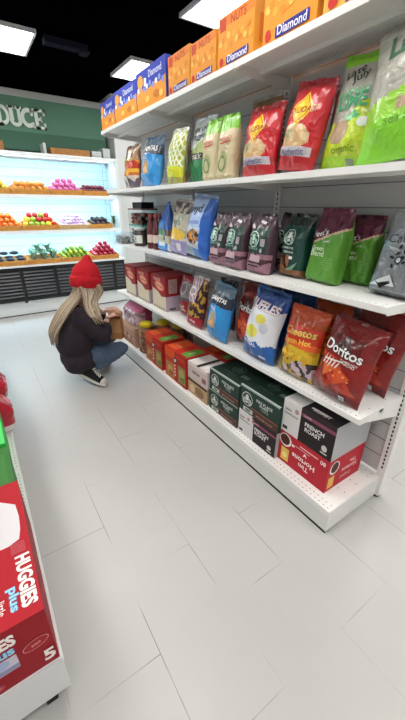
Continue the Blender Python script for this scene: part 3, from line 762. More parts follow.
def p_taki(s, t):
    if t < .22: return '#a51c2c'
    if t > .50 and s < .35: return '#c9b4bd' if (s*3+t*7) % 1 < .62 else '#8e7680'
    return '#3a2024' if noise.noise(Vector((s*5, t*9, 3))) < .06 else '#b98a2c'
o = bag('snack_bag', .20, .345, .10, p_taki, ell(-.03, .25, .05, .035, '#ddd0d6')+ell(-.02, .25, .03, .02, '#9a8890')+txt('XXL', .0, .10, .07, '#e2b33c', 6, .04)+rect(.01, .04, .07, .014, '#d9a8a8'), back='#8a1c28', seed=66, seal='#c9bcc2')
put(o, .06, 1.375, Z4, 10, 2); T_(o, 'foil bag with pink lattice top and red bottom left of the blue bag', 'snack bag')
o = bag('snack_bag', .19, .33, .07, lambda s, t: '#2a2630' if t > .5 else '#5a2028', back='#2a2630', seed=67); put(o, .24, 1.23, Z4, 3, 1); T_(o, 'dark bag hidden behind the upright blue bag on the fourth shelf', 'snack bag')
o = bluebag(.215, .345, 69); put(o, .04, 1.075, Z4, 8, 6); T_(o, 'bright blue chip bag with a black name band on the fourth shelf', 'chip bag')
def p_dor(s, t):
    if t < .10: return '#641214'
    if abs(s*.55+(t-.33)*1.3) < .22 and .15 < t < .56: return '#c2402a' if noise.noise(Vector((s*4, t*9, 2))) < .05 else '#a52e22'
    if t > .60: return '#5c1214' if abs(s) < .55 and t < .84 else '#771a18'
    return '#861915'
def doritos(w, h, sd, fl=False, T=.13):
    d = poly([(-w*.03, h*.86), (-w*.20, h*.60), (w*.20, h*.64)], '#3a1416')
    d += poly([(-w*.1, h*.48), (w*.28, h*.36), (w*.02, h*.20)], '#d0502a')+poly([(-w*.32, h*.44), (-w*.02, h*.42), (-w*.22, h*.26)], '#d9622e')+poly([(-w*.3, h*.24), (w*.0, h*.22), (-w*.12, h*.1)], '#b93a22')
    for k in range(6): d += ell(-w*.2+w*.09*k, h*(.40-.04*(k % 3)), .006, .004, '#f0a04a')
    d += txt('Doritos', 0, h*.66, w*.74, '#ece6e4', -4, .05, edge='#2c1214')
    if fl:
        for k in range(5): d += poly([(-w*.34+w*.07*k, h*.42), (-w*.31+w*.07*k, h*.42), (-w*.27+w*.075*k, h*(.56-.012*k)), (-w*.30+w*.07*k, h*(.52-.01*k))], '#efe3dc')
        d += rect(-w*.12, h*.505, w*.42, .006, '#efe3dc', 10)
        d += txt('FLAMIN HOT', w*.18, h*.55, w*.30, '#efe3dc', -4, .03)+txt('NACHO', w*.18, h*.52, w*.22, '#efe3dc', -4, .03)
    d += barcode(w*.22, h*.07, w*.1, h*.06)
    return bag('tortilla_chip_bag', w, h, T, p_dor, d, back='#8a1f1e', seed=sd)
o = doritos(.235, .37, 71); put(o, .15, .875, Z4, 5, 1); T_(o, 'dark red tortilla chip bag between the blue bag and the blue and white bag', 'chip bag')
o = doritos(.22, .35, 73, False, .07); put(o, .28, 1.02, Z4, 1, 0); T_(o, 'dark red chip bag in the back row behind the black banded blue bag', 'chip bag')
def p_ruf(s, t):
    if t < .26+.02*sin(s*9): return '#1d5fae'
    if t > .76+.02*sin(s*8): return '#244a8e'
    return '#dfe2ea'
w, h = .255, .385
d = ell(-w*.10, h*.41, w*.20, h*.095, '#e6dc62')+ell(w*.08, h*.62, w*.15, h*.07, '#e3da6a')+ell(w*.22, h*.50, w*.12, h*.08, '#c7c9d8')
for k in range(4): d += rect(-w*.16+w*.05*k, h*.41, .004, h*.13, '#cfc24a', 20)
d += txt('RUFFLES', 0, h*.80, w*.84, '#e8e4ec', -3, .09, hgt=h*.12, edge='#8e1f3a')+txt('ORIGINAL', -w*.12, h*.235, w*.5, '#dfe6f2', -2, .05)+rect(w*.26, h*.075, w*.2, h*.03, '#cdd9ea')
o = bag('chip_bag', w, h, .14, p_ruf, d, back='#1d5fae', seed=75, seal='#2a5aa2'); put(o, .06, .695, Z4, 9, 4); T_(o, 'blue and white ridged potato chip bag on the fourth shelf', 'chip bag')
o = bag('chip_bag', .24, .37, .08, lambda s, t: '#1c3f7c', back='#1c3f7c', seed=76); put(o, .27, .64, Z4, 1, 2); T_(o, 'dark blue bag in the back row behind the blue and white chip bag', 'chip bag')
def p_che(s, t):
    if t > .78: return '#b5481d'
    if t > .48: return '#c7361f' if t > .55+wv(s, 3, .03) else '#e0602a'
    if t > .30 and s > -.55: return '#d9b42c' if noise.noise(Vector((s*3, t*7, 1))) < .2 else '#c98a20'
    if s > 0 and t > .08: return '#c9b2bc' if noise.noise(Vector((s*4, t*9, 4))) < .05 else '#3c3130'
    return '#c9a92c' if noise.noise(Vector((s*4, t*8, 6))) < 0 else '#6b5538'
def cheetos(w, h, sd):
    d = txt('Cheetos', 0, h*.70, w*.82, '#d9a24a', 4, .09, hgt=h*.11, edge='#1c1210')+txt('Flamin Hot', -.004, h*.565, w*.74, '#f0c24a', 6, .04)
    for k in range(6): d += ell(-w*.28+w*.12*k, h*(.36-.05*(k % 2)), w*.09, h*.028, ['#e6c63a', '#d9a82a'][k % 2], rot=-25+k*22)
    d += ell(w*.12, h*.17, w*.12, h*.05, '#d3bcc6')+ell(-w*.2, h*.12, w*.09, h*.07, '#c4b0a0')+rect(w*.05, h*.035, w*.28, h*.02, '#c9c3bc')
    return bag('cheese_snack_bag', w, h, .12, p_che, d, back='#b5481d', seed=sd)
o = cheetos(.235, .345, 78); put(o, .075, .428, Z4, 8, 2, 0); T_(o, 'orange and yellow cheese snack bag in the front row of the fourth shelf', 'snack bag')
o = cheetos(.22, .35, 80); put(o, .275, .40, Z4, 1, 1); T_(o, 'orange cheese snack bag in the back row, only its top showing', 'snack bag')
o = doritos(.255, .345, 83, True, .13); put(o, .055, .178, Z4, 11, 6, 0); T_(o, 'large red tortilla chip bag leaning at the near front end of the fourth shelf', 'chip bag')
o = doritos(.26, .37, 85, False, .08); put(o, .25, .165, Z4, 5, 7); T_(o, 'large red chip bag behind the front one at the near end', 'chip bag')

# ---- bottom deck
ZD = Z5
w, h = .40, .20
fr = []
for k in range(10): fr += ell(-w*.42+w*.095*k, h*(.45+.14*sin(k*2.3)), w*.05, h*.12, ['#b98a78', '#8e4a4a', '#d3b59a'][k % 3], rot=k*31)
fr += rect(0, h*.9, w, h*.14, '#c9a08a')+txt('PRETZELS', 0, h*.18, w*.6, '#8a2c34', bold=.03)
o = carton('snack_carton', w, .24, h, '#b98e70', fr, topc='#c4a48c'); setp(o, -.03, 2.52, ZD); T_(o, 'tan carton with pretzel picture on the bottom deck by the kneeling person', 'box')
o = bag('snack_pack', .38, .20, .20, lambda s, t: '#b5476e' if t > .72 else ('#c7a8b2' if noise.noise(Vector((s*6, t*5, 2))) < .1 else '#8d6f78'), txt('Fruit', -.04, .10, .18, '#8e2c52', bold=.04), back='#b5476e', seed=88, seal='#c65a80', style='block')
put(o, .09, 2.52, ZD+h+.001, 2, 0); T_(o, 'clear pack with a pink top lying on the pretzel carton', 'snack pack')
def snackjar():
    r = empty('snack_jar'); m = MB()
    m.lathe([(.060, 0), (.070, .010), (.072, .20), (.066, .235), (.054, .25), (.054, .262)], '#8a6448', n=28)
    for k in range(110):
        a = rnd.random()*2*pi; z = rnd.uniform(.015, .225); q = .0705
        m.ellipsoid((q*cos(a), q*sin(a), z), (.011, .011, .007), rnd.choice(['#6e4a34', '#a57c58', '#c49a70', '#7a3c38']), 6, 4, Euler((rnd.random()*3, rnd.random()*3, 0)).to_matrix())
    m.build('jar_body', r, 'foil')
    c = MB(); c.lathe([(.060, 0), (.062, .003), (.062, .030), (.056, .034)], '#d9c322', (0, 0, .2625), 30)
    for k in range(30): a = 2*pi*k/30; c.box(.0618*cos(a)-.001, .0618*cos(a)+.001, .0618*sin(a)-.001, .0618*sin(a)+.001, .267, .290, '#c9b21c')
    c.build('lid', r); return r
j = snackjar(); setp(j, .035, 2.19, ZD); T_(j, 'clear snack jar with a bright yellow lid on the bottom deck', 'jar')
j2 = copy_tree(j); setp(j2, .20, 2.16, ZD); T_(j2, 'yellow lidded snack jar standing behind the front one', 'jar')
j3 = copy_tree(j); setp(j3, .19, 2.00, ZD); T_(j3, 'yellow lidded snack jar in the back row above the red cartons', 'jar')
j3.location.x = .275; j3.location.y = 1.99
def red_green(w, h, dp, k):
    q = w/2
    fr = rect(-q/2, h*.5, q, h, '#b8391f')+rect(-q*.5, h*.86, q, h*.28, '#d9521f')+rect(-q*.5, h*.3, q*.8, h*.5, '#a8784a')+ell(-q*.5, h*.30, q*.26, h*.15, '#c99a5c')+ell(-q*.42, h*.2, q*.2, h*.1, '#8e5a34')
    fr += rect(q*.5, h*.5, q, h, '#a8231f')+ell(q*.02, h*.72, q*.17, h*.10, '#1b1b1e')+ell(q*.02, h*.72, q*.11, h*.055, '#d9d2cc')+rect(0, h*.40, q*.22, h*.46, '#c8281f')
    for i in range(4): fr += rect(0, h*(.22+.11*i), q*.13, h*.06, '#eec9b8')
    fr += rect(q*.62, h*.36, q*.66, h*.55, '#8a8a50')+ell(q*.62, h*.40, q*.25, h*.16, '#b39a62')+ell(q*.7, h*.22, q*.2, h*.1, '#6d7a3a')+rect(q*.55, h*.88, q*.8, h*.12, '#c23a22')
    tp = rect(-q*.45, dp*.5, q*1.0, dp*.8, '#d95a28')+rect(q*.08, dp*.45, q*.5, dp*.9, '#c12a1e')+rect(q*.62, dp*.48, q*.55, dp*.75, '#5f9a3c')+txt('CRISPY', q*.62, dp*.45, q*.42, '#dfe8c9', 90, .03)+txt('6 PACK', -q*.45, dp*.4, q*.5, '#f0b48a', 0, .03)
    return carton('granola_carton', w, dp, h, '#b8291f', fr, right=ell(dp*.5, h*.6, dp*.22, h*.16, '#1b1b1e')+ell(dp*.5, h*.6, dp*.14, h*.09, '#d9d2cc')+rect(dp*.5, h*.25, dp*.7, h*.2, '#8a8a50'), top=tp, topc='#b8291f')
for i, (y, w) in enumerate([(1.895, .325), (1.505, .335)]):
    o = red_green(w, .262, .22, i); setp(o, -.04, y, ZD); T_(o, ['red, orange and green carton next to the yellow lidded jar', 'red, orange and green carton next to the small white carton'][i], 'box')
o = red_green(.30, .26, .12, 2); setp(o, .20, 1.30, ZD); T_(o, 'dark red carton in the back row behind the small white carton', 'box')
w, h, dp = .255, .128, .20
fr = rect(0, h*.5, w, h, '#b89a78')+ell(w*.1, h*.4, w*.25, h*.3, '#8e6e4e')+ell(-w*.25, h*.4, w*.14, h*.25, '#d0b48e')+rect(0, h*.88, w, h*.14, '#3a2a24')
o = carton('coffee_pod_carton', w, dp, h, '#b89a78', fr, topc='#c4ac90'); setp(o, -.03, 1.195, ZD); T_(o, 'small tan carton under the small white carton', 'box')
fr = rect(0, h*.5, w, h, '#cbbcb8')+txt('cocoa', -.02, h*.5, w*.4, '#4a2f38', bold=.04)+rect(0, h*.9, w, h*.1, '#e2d9d6')+rect(w*.34, h*.35, w*.2, h*.3, '#8e5a6a')
o = carton('coffee_pod_carton', w, dp, h, '#d8cfcb', fr, right=rect(dp/2, h*.5, dp*.7, h*.35, '#4a3438'), top=rect(0, dp*.5, w*.14, dp, '#2e2428')+rect(w*.2, dp*.5, w*.1, dp*.8, '#e9e4e2'), topc='#e0d8d6'); setp(o, -.03, 1.195, ZD+.1295); T_(o, 'small white carton on the tan carton left of the green ones', 'box')
def sbox(w, h, dp):
    G = '#213a33'
    fr = rect(0, h*.975, w, h*.05, '#9fb3a8')+poly([(w*.5, 0), (w*.5, h*.34), (-w*.12, h*.34), (-w*.22, h*.20), (-w*.22, 0)], '#4f3530')+rect(w*.14, h*.30, w*.7, h*.03, '#9c6450')
    fr += siren(-w*.30, h*.56, h*.27, '#d9e0da', G)+rect(-w*.26, h*.14, w*.26, h*.16, '#c9cfc9')+rect(-w*.26, h*.14, w*.14, h*.08, '#5a6a62')
    fr += txt('PIKE PLACE', w*.15, h*.74, w*.40, '#dfe6e0', 0, .03)+txt('ROAST', w*.15, h*.62, w*.22, '#dfe6e0', 0, .03)+txt('COFFEE', w*.17, h*.50, w*.18, '#a9b8ae', 0, .01)+txt('MEDIUM ROAST', w*.18, h*.14, w*.42, '#b98a78', 0, .02)
    tp = rect(0, dp*.02, w, dp*.035, '#b9c6bd')+siren(-w*.05, dp*.5, dp*.17, '#4a6a5c', '#1a3029')+rect(w*.3, dp*.35, w*.2, dp*.12, '#5f7a6c')+txt('STARBUCKS', -w*.05, dp*.22, w*.36, '#5f7a6c')
    return carton('coffee_pod_carton', w, dp, h, G, fr, right=siren(dp*.5, h*.5, h*.25, '#c9d3cc', G), left=siren(dp*.5, h*.5, h*.25, '#c9d3cc', G), top=tp, topc='#1a3029')
o = sbox(.31, .154, .29); setp(o, -.022, .895, ZD); T_(o, 'green coffee pod carton at the bottom, directly right of the small tan carton', 'box')
o = sbox(.31, .154, .29); setp(o, -.022, .893, ZD+.1555); T_(o, 'green coffee pod carton on top of another green one', 'box')
def frbox(w, h, dp, front_white=.36):
    K = '#221b1e'; a = -w/2+w*front_white
    fr = rect((-w/2+a)/2, h*.5, a+w/2, h, '#d9d7d6')+txt('SAN', -w*.40+w*.0, h*.72, w*.13, '#3c3c3e', 0, .04)+txt('FRANCISCO', -w*.32, h*.60, w*.28, '#3c3c3e', 0, .04)+rect(-w*.42, h*.14, w*.10, h*.10, '#2c2c2e')+ell(-w*.22, h*.78, w*.04, h*.07, '#b98a96')
    fr += rect(w*.19, h*.82, w*.62, h*.10, '#8a4a62')+rect(w*.19, h*.95, w*.62, h*.1, '#2e2428')+txt('FRENCH', w*.14, h*.60, w*.36, '#e6e2e2', 0, .06)+txt('ROAST', w*.12, h*.45, w*.30, '#e6e2e2', 0, .06)+txt('DARK', w*.0, h*.82, w*.14, '#d9b9c4', 0, .02)+ell(w*.36, h*.26, w*.05, h*.09, '#cfcaca')+rect(w*.36, h*.12, w*.12, h*.04, '#cfcaca')
    tp = rect((-w/2+a)/2, dp*.5, a+w/2, dp, '#e2e0df')+rect(w*.1, dp*.14, w*.3, dp*.05, '#e6e2e2')+txt('ROAST', w*.16, dp*.12, w*.3, '#f0eded', 0, .06)+rect(w*.18, dp*.5, w*.64, dp*.012, '#55454b')
    return carton('coffee_pod_carton', w, dp, h, K, fr, right=rect(dp/2, h*.5, dp, h, '#b5b5b8'), top=tp, side='#b5b5b8', topc='#2a2226')
o = frbox(.318, .168, .29, .42); setp(o, -.022, .566, ZD); T_(o, 'black and white coffee pod carton under the second green carton stack', 'box')
o = sbox(.318, .168, .29); setp(o, -.022, .564, ZD+.1695); T_(o, 'green coffee pod carton resting on a black and white one', 'box')
w, h, dp = .318, .198, .29
Rd = '#b81f30'
fr = txt('Tim', -w*.20+w*.26, h*.28, w*.20, '#f2e6e4', 180, .05)+txt('Hortons', w*.04, h*.46, w*.46, '#f2e6e4', 180, .05)+poly([(w*.02, h*.62), (w*.06, h*.66), (w*.10, h*.62), (w*.08, h*.70), (w*.06, h*.74), (w*.04, h*.70)], '#f2e6e4')
fr += rect(w*.12, h*.86, w*.36, h*.04, '#e8b6b6')+rect(w*.0, h*.78, w*.3, h*.02, '#e8b6b6')+ell(-w*.36, h*.76, w*.13, h*.20, '#ece4de')+ell(-w*.37, h*.77, w*.105, h*.165, '#4a2420')+rect(-w*.19, h*.74, w*.06, h*.07, '#ece4de')+rect(-w*.34, h*.30, w*.17, h*.42, '#e6c25a')+ell(-w*.34, h*.28, w*.055, h*.09, '#f2dc8e')+txt('80', w*.40, h*.84, w*.10, '#f2e6e4', 180, .05)
rt = ell(dp*.18, h*.70, dp*.13, h*.20, '#ece4de')+ell(dp*.18, h*.71, dp*.10, h*.165, '#4a2420')+rect(dp*.14, h*.26, dp*.16, h*.36, '#e0b45a')+txt('Hortons', dp*.62, h*.44, dp*.42, '#f0d2d0', 180, .04)+txt('Tim', dp*.7, h*.62, dp*.18, '#f0d2d0', 180, .04)+txt('Original', dp*.55, h*.24, dp*.3, '#e8b6b6', 180, .02)
o = carton('coffee_pod_carton', w, dp, h, Rd, fr, right=rt, topc=Rd); setp(o, .004, .248, ZD); T_(o, 'red coffee pod carton standing upside down at the near end of the bottom deck', 'box')
o = frbox(.318, .196, .29, .36); setp(o, .004, .246, ZD+.1995); T_(o, 'black and white coffee pod carton on top of the upside down red carton', 'box')

# ---- left gondola goods
w, dp, h = .40, .545, .24
RR = '#b01020'
def clouds(cx, cz, s, t='HUGGIES', rot=0, k=.30):
    return txt(t, cx, cz, s, '#f2ece8', rot, .10, hgt=s*k, edge='#8e0f1e')
tp = poly([(.172, .262), (.180, .30), (.183, .36), (.178, .42), (.10, .49), (-.17, .49), (-.17, .255), (.14, .250)], '#d9d5d8')
tp += clouds(.172, .115, .170, rot=-90, k=.24)+txt('plus', .134, .070, .072, '#9fd4ec', -90, .07, edge='#2c6ea6', hgt=.032)+txt('little', .106, .060, .04, '#f2ece8', -90, .02)+txt('movers.', .092, .056, .055, '#f2ece8', -90, .02)+ell(-.05, .23, .012, .02, '#e8b6b6')
for k in range(8): tp += rect(.165, .212+.005*k, .04, .0012, '#d9808a')
fr = clouds(.035, h*.80, .17, k=.27)+txt('plus', .075, h*.62, .07, '#9fd4ec', 0, .07, edge='#2c6ea6')+rect(.03, h*.42, .16, .06, '#c9c6d2')+rect(.03, h*.34, .16, .018, '#8f8fb0')+ell(.01, h*.46, .03, .026, '#5a4a58')+ell(.065, h*.47, .026, .02, '#a8b6d6')
fr += ell(.158, h*.52, .034, .020, '#e0a0a4', 24, 12)+ell(.158, h*.52, .032, .018, '#a31725', 24, 12)+txt('size', .158, h*.52, .024, '#e8b6b6', 10)+txt('5', .180, h*.20, .030, '#f2ece8', 0, .08)+ell(.03, h*.12, .034, .017, '#b04050')+txt('DIAPERS', .03, h*.12, .05, '#d98a92')
o = carton('diaper_carton', w, dp, h, '#96101e', fr, top=tp, topc=RR, side='#96101e'); o.location = (LX-.008-w/2, .082, LZ+.0012)
T_(o, 'big red diaper carton at the near end of the low left deck', 'box')
w = .38
tp = rect(0, .14, w*.9, .22, '#3f7d34')+ell(.06, .10, .07, .05, '#8a5a34')+ell(-.05, .16, .06, .05, '#5c9a44')+rect(0, .018, w, .036, '#b02820')+rect(.02, .22, .2, .012, '#c9d8b0')
o = carton('snack_carton', w, .30, .20, '#2f7a34', rect(0, .16, w*.9, .04, '#b02820'), top=tp, topc='#35752f'); o.location = (LX-.022-w/2, .635, LZ+.0012)
T_(o, 'dark green carton with a red edge right behind the red diaper carton', 'box')
tp = rect(0, .2, w*.92, .34, '#43c45a')+ell(-.02, .2, .09, .07, '#8fe09a')+txt('fresh', 0, .2, .14, '#e6f6e6', -90, .05)
o = carton('wipes_carton', w, .36, .21, '#37b84e', top=tp, topc='#4fd166'); o.location = (LX-.028-w/2, .95, LZ+.0012)
T_(o, 'bright green carton between the dark green carton and the red bags', 'box')
def p_redbag(s, t): return '#b3162a' if t > .2 else ('#e2d6d4' if s < .2 else '#a01424')
for i, (y, h_, yaw) in enumerate([(1.47, .20, 6), (1.75, .24, -4)]):
    o = bag('diaper_bag', .26, h_, .16, p_redbag, ell(0, h_*.6, .06, .04, '#e86a84'), back='#b3162a', seed=90+i, style='block', kind='foil')
    put(o, LX-.065, y, LZ, -8, 3, yaw, face=pi/2)
    T_(o, ['dark red plastic bag on the left deck just behind the bright green carton', 'red plastic bag on the left deck behind the nearer red bag'][i], 'bag')
o = bag('diaper_bag', .26, .28, .14, lambda s, t: '#6e7c86' if t < .7 else '#aeb8be', back='#6e7c86', seed=95, style='block'); put(o, LX-.10, 2.16, LZ, 2, 0, 0, face=pi/2)
T_(o, 'grey plastic bag farthest along the left deck', 'bag')

# ------------------------------------------------------------------ produce case
case = empty('produce_case', (-.9, 4.9, 0))
pc = lambda n, m, k='paint': part(n, m, k, case)
CX0, CX1 = -2.6, .80
pc('kick_plate', MB().box(CX0, CX1, 4.665, 4.675, .012, .20, '#dfe5e6')); pc('gap_shade', MB().box(CX0, CX1, 4.655, 4.68, .001, .0118, '#26282b'), 'rubber')  # solid dark strip stands in for the shaded gap below the case
x = CX0; xs = [-2.46, -2.02, -1.58, -1.14, -.70, -.26, .18, .62, .80]
prev = CX0
for xx in xs:
    m = MB(); a, b = prev, xx; y = 4.63
    m.box(a+.002, a+.035, y, y+.03, .205, .665, '#16181c'); m.box(b-.012, b-.002, y, y+.03, .205, .665, '#16181c')
    m.box(a+.035, b-.012, y, y+.03, .63, .665, '#16181c'); m.box(a+.035, b-.012, y, y+.03, .205, .245, '#16181c'); m.box(a+.035, b-.012, y+.022, y+.03, .245, .63, '#0e0f12')
    n = 8
    for i in range(n):
        z = .262+i*.0465
        m.add([(a+.035, y+.004, z), (b-.012, y+.004, z), (b-.012, y+.020, z+.022), (a+.035, y+.020, z+.022), (a+.035, y+.001, z+.004), (b-.012, y+.001, z+.004), (b-.012, y+.017, z+.026), (a+.035, y+.017, z+.026)],
              [(0, 1, 2, 3), (7, 6, 5, 4), (0, 4, 5, 1), (3, 2, 6, 7)], '#3c4046')
    pc('grille', m); prev = xx
pc('foot', MB().box(-.72, -.68, 4.625, 4.64, .18, .205, '#16181c'))
pc('deck', MB().box(CX0, CX1, 4.61, 5.06, .67, .695, '#e2e8e8'))
for z, nm in ((1.125, 'shelf'), (1.565, 'shelf')):
    m = MB(); m.rbox(CX0, CX1, 4.70, 5.055, z-.012, z, '#e6eceb', .003); m.rbox(CX0, CX1, 4.692, 4.70, z-.035, z+.004, '#eef2f2', .002); pc('shelf', m)
pc('canopy', MB().rbox(CX0, CX1, 4.66, 5.06, 2.005, 2.045, '#e9eeee', .004))
m = MB(); m.box(CX0, CX1, 5.06, 5.075, .695, 2.005, '#c6e8ee')
for z in [.80+.11*i for i in range(11)]: m.box(CX0, CX1, 5.058, 5.06, z, z+.006, '#7fa6b0')
pc('back_panel', m)
for xx in (-1.4, -.74+.62, .74):
    m = MB(); m.box(xx-.012, xx+.012, 5.052, 5.058, .70, 2.0, '#d9f0f2')
    for i in range(44): m.box(xx-.005, xx+.005, 5.0512, 5.052, .72+.028*i, .72+.028*i+.016, '#4a5c62')
    pc('slotted_rail', m)
pc('side_panel', MB().rbox(CX1+.001, CX1+.045, 4.66, 5.20, .0015, 2.05, '#dde2e3', .004))
for z in (1.085, 1.525, 1.998):
    m = MB(); m.box(CX0+.05, CX1-.05, 4.755, 4.785, z-.006, z, ('#cfeeff', 'led')); m.box(CX0+.04, CX1-.04, 4.735, 4.754, z-.012, z+.004, '#dfe5e6'); pc('light_strip', m)
tag(case, 'long refrigerated fruit case with white shelves and black slatted grilles at the back', 'produce case')

# trays and fruit
def tray(w, d, h, col):
    r = MB(); t = .008
    r.box(-w/2, w/2, 0, t, 0, h, col); r.box(-w/2, w/2, d-t, d, 0, h*1.05, col)
    r.box(-w/2, -w/2+t, t, d-t, 0, h*1.02, col); r.box(w/2-t, w/2, t, d-t, 0, h*1.02, col); r.box(-w/2+t, w/2-t, t, d-t, 0, .030, '#8a6a44')
    r.box(-w/2+.01, w/2-.01, -.0012, -.0001, h*.48, h*.50, '#7c4c1e')
    return r.build('wooden_tray', None, 'wood')
def round_fruit(name, r_, col, squash=.9, dim=.18, stem='#4a3a22', col2=None):
    m = MB(); pr = []
    for i in range(13):
        a = -pi/2+pi*i/12; rr = r_*cos(a)*(1+.05*sin(a)); z = r_*squash*sin(a)
        if i > 9: z -= r_*dim*((i-9)/3)**2
        if i < 2: z += r_*dim*.4*(2-i)/2
        pr.append((max(rr, .0008), z+r_*squash, (col2 if col2 and i > 8 else col)))
    m.lathe(pr, col, n=14)
    if stem: m.tube([(0, 0, r_*squash*(2-dim)-.004), (.002, .001, r_*squash*2+.003)], [.0022, .0015], stem, 6)
    return m.build(name, None, 'fruit')
def long_fruit(name, r_, l, col, tip='#3f5a2c', bend=.2):
    m = MB(); n = 9; pts = []; rs = []
    for i in range(n+1):
        t = i/n; pts.append((-l/2+l*t, bend*l*(t-.5)**2, r_)); rs.append(r_*max(.12, sin(pi*min(1, .08+t*.9))**.5*(.75+.25*t)))
    m.tube(pts, rs, col, 12)
    m.tube([pts[0], (pts[0][0]-.018, pts[0][1], r_*1.1)], [r_*.3, .004], tip, 8)
    return m.build(name, None, 'fruit')
def leafy(name, col, col2, r_=.09, n=14, hh=.12):
    m = MB(); rr = random.Random(len(col2)+int(col2[1:3], 16))
    for k in range(n):
        a = 2*pi*k/n*2.4; ln = r_*rr.uniform(.8, 1.3); lift = rr.uniform(.35, 1)*hh; wd_ = r_*.34
        vs = []; q = 7
        for i in range(q+1):
            t = i/q; rad = ln*t; z = .012+lift*sin(t*pi*.62); ww = wd_*sin(pi*min(1, .12+t*.86))*(1+.25*sin(t*19+k))
            c_, s_ = cos(a), sin(a)
            for sg in (-1, 0, 1): vs.append((c_*rad-s_*ww*sg, s_*rad+c_*ww*sg, z+(.012*sin(i*2.3+k) if sg else -.004)))
        fs = []
        for i in range(q): fs += [(3*i, 3*i+3, 3*i+4, 3*i+1), (3*i+1, 3*i+4, 3*i+5, 3*i+2)]
        m.add(vs, fs, col if k % 3 else col2, True)
    m.ellipsoid((0, 0, .03), (r_*.35, r_*.35, .03), col2, 10, 6)
    return m.build(name, None, 'leaf')
fr_rng = random.Random(11)
def fill(tr, w, d, protos, r_, layers, label, cat, group, gap=1.03, rot=False):
    """pack fruit in rows in the tray; upper layers sit in the hollows of the one below"""
    base = Matrix.Translation(tr.location) @ tr.rotation_euler.to_matrix().to_4x4()
    st = 2*r_*gap; nx = int((w-.026)/st); ny = int((d-.026)/st); sx = (w-.026)/max(nx, 1); sy = (d-.026)/max(ny, 1); k = 0
    for ly in range(layers):
        for i in range(nx-ly):
            for j in range(ny-ly):
                x = -w/2+.013+sx*(i+.5+ly*.5); y = .013+sy*(j+.5+ly*.5); z = .0315+ly*r_*1.5
                p = protos[fr_rng.randrange(len(protos))]
                o = p if p.name not in used else p.copy()
                if p.name in used: COL.objects.link(o)
                used.add(p.name); q = base @ Vector((x+fr_rng.uniform(-.002, .002), y, z))
                o.location = q; o.rotation_euler = (tr.rotation_euler.x+(0 if rot else fr_rng.uniform(-.25, .25)), 0 if rot else fr_rng.uniform(-.25, .25), fr_rng.uniform(-.2, .2) if rot else fr_rng.random()*6.28)
                nm = {id(a): 0 for a in protos}
                if not rot: hz = max(v.co.z for v in p.data.vertices)*.5; o.location = (base @ Vector((x, y, z+hz)))-o.rotation_euler.to_matrix() @ Vector((0, 0, hz))
                tag(o, label if len(protos) == 1 else label.replace('#', o['tint'] if 'tint' in o else ''), cat, group if len(protos) == 1 else o.get('tint', '')+' '+group); k += 1
used = set()
def mk(o, tint=None):
    if tint: o['tint'] = tint
    return o
WD = '#cf9040'
YA, YB, YC = 4.712, 4.712, 4.625
ZA, ZB, ZC = 1.57, 1.130, .696
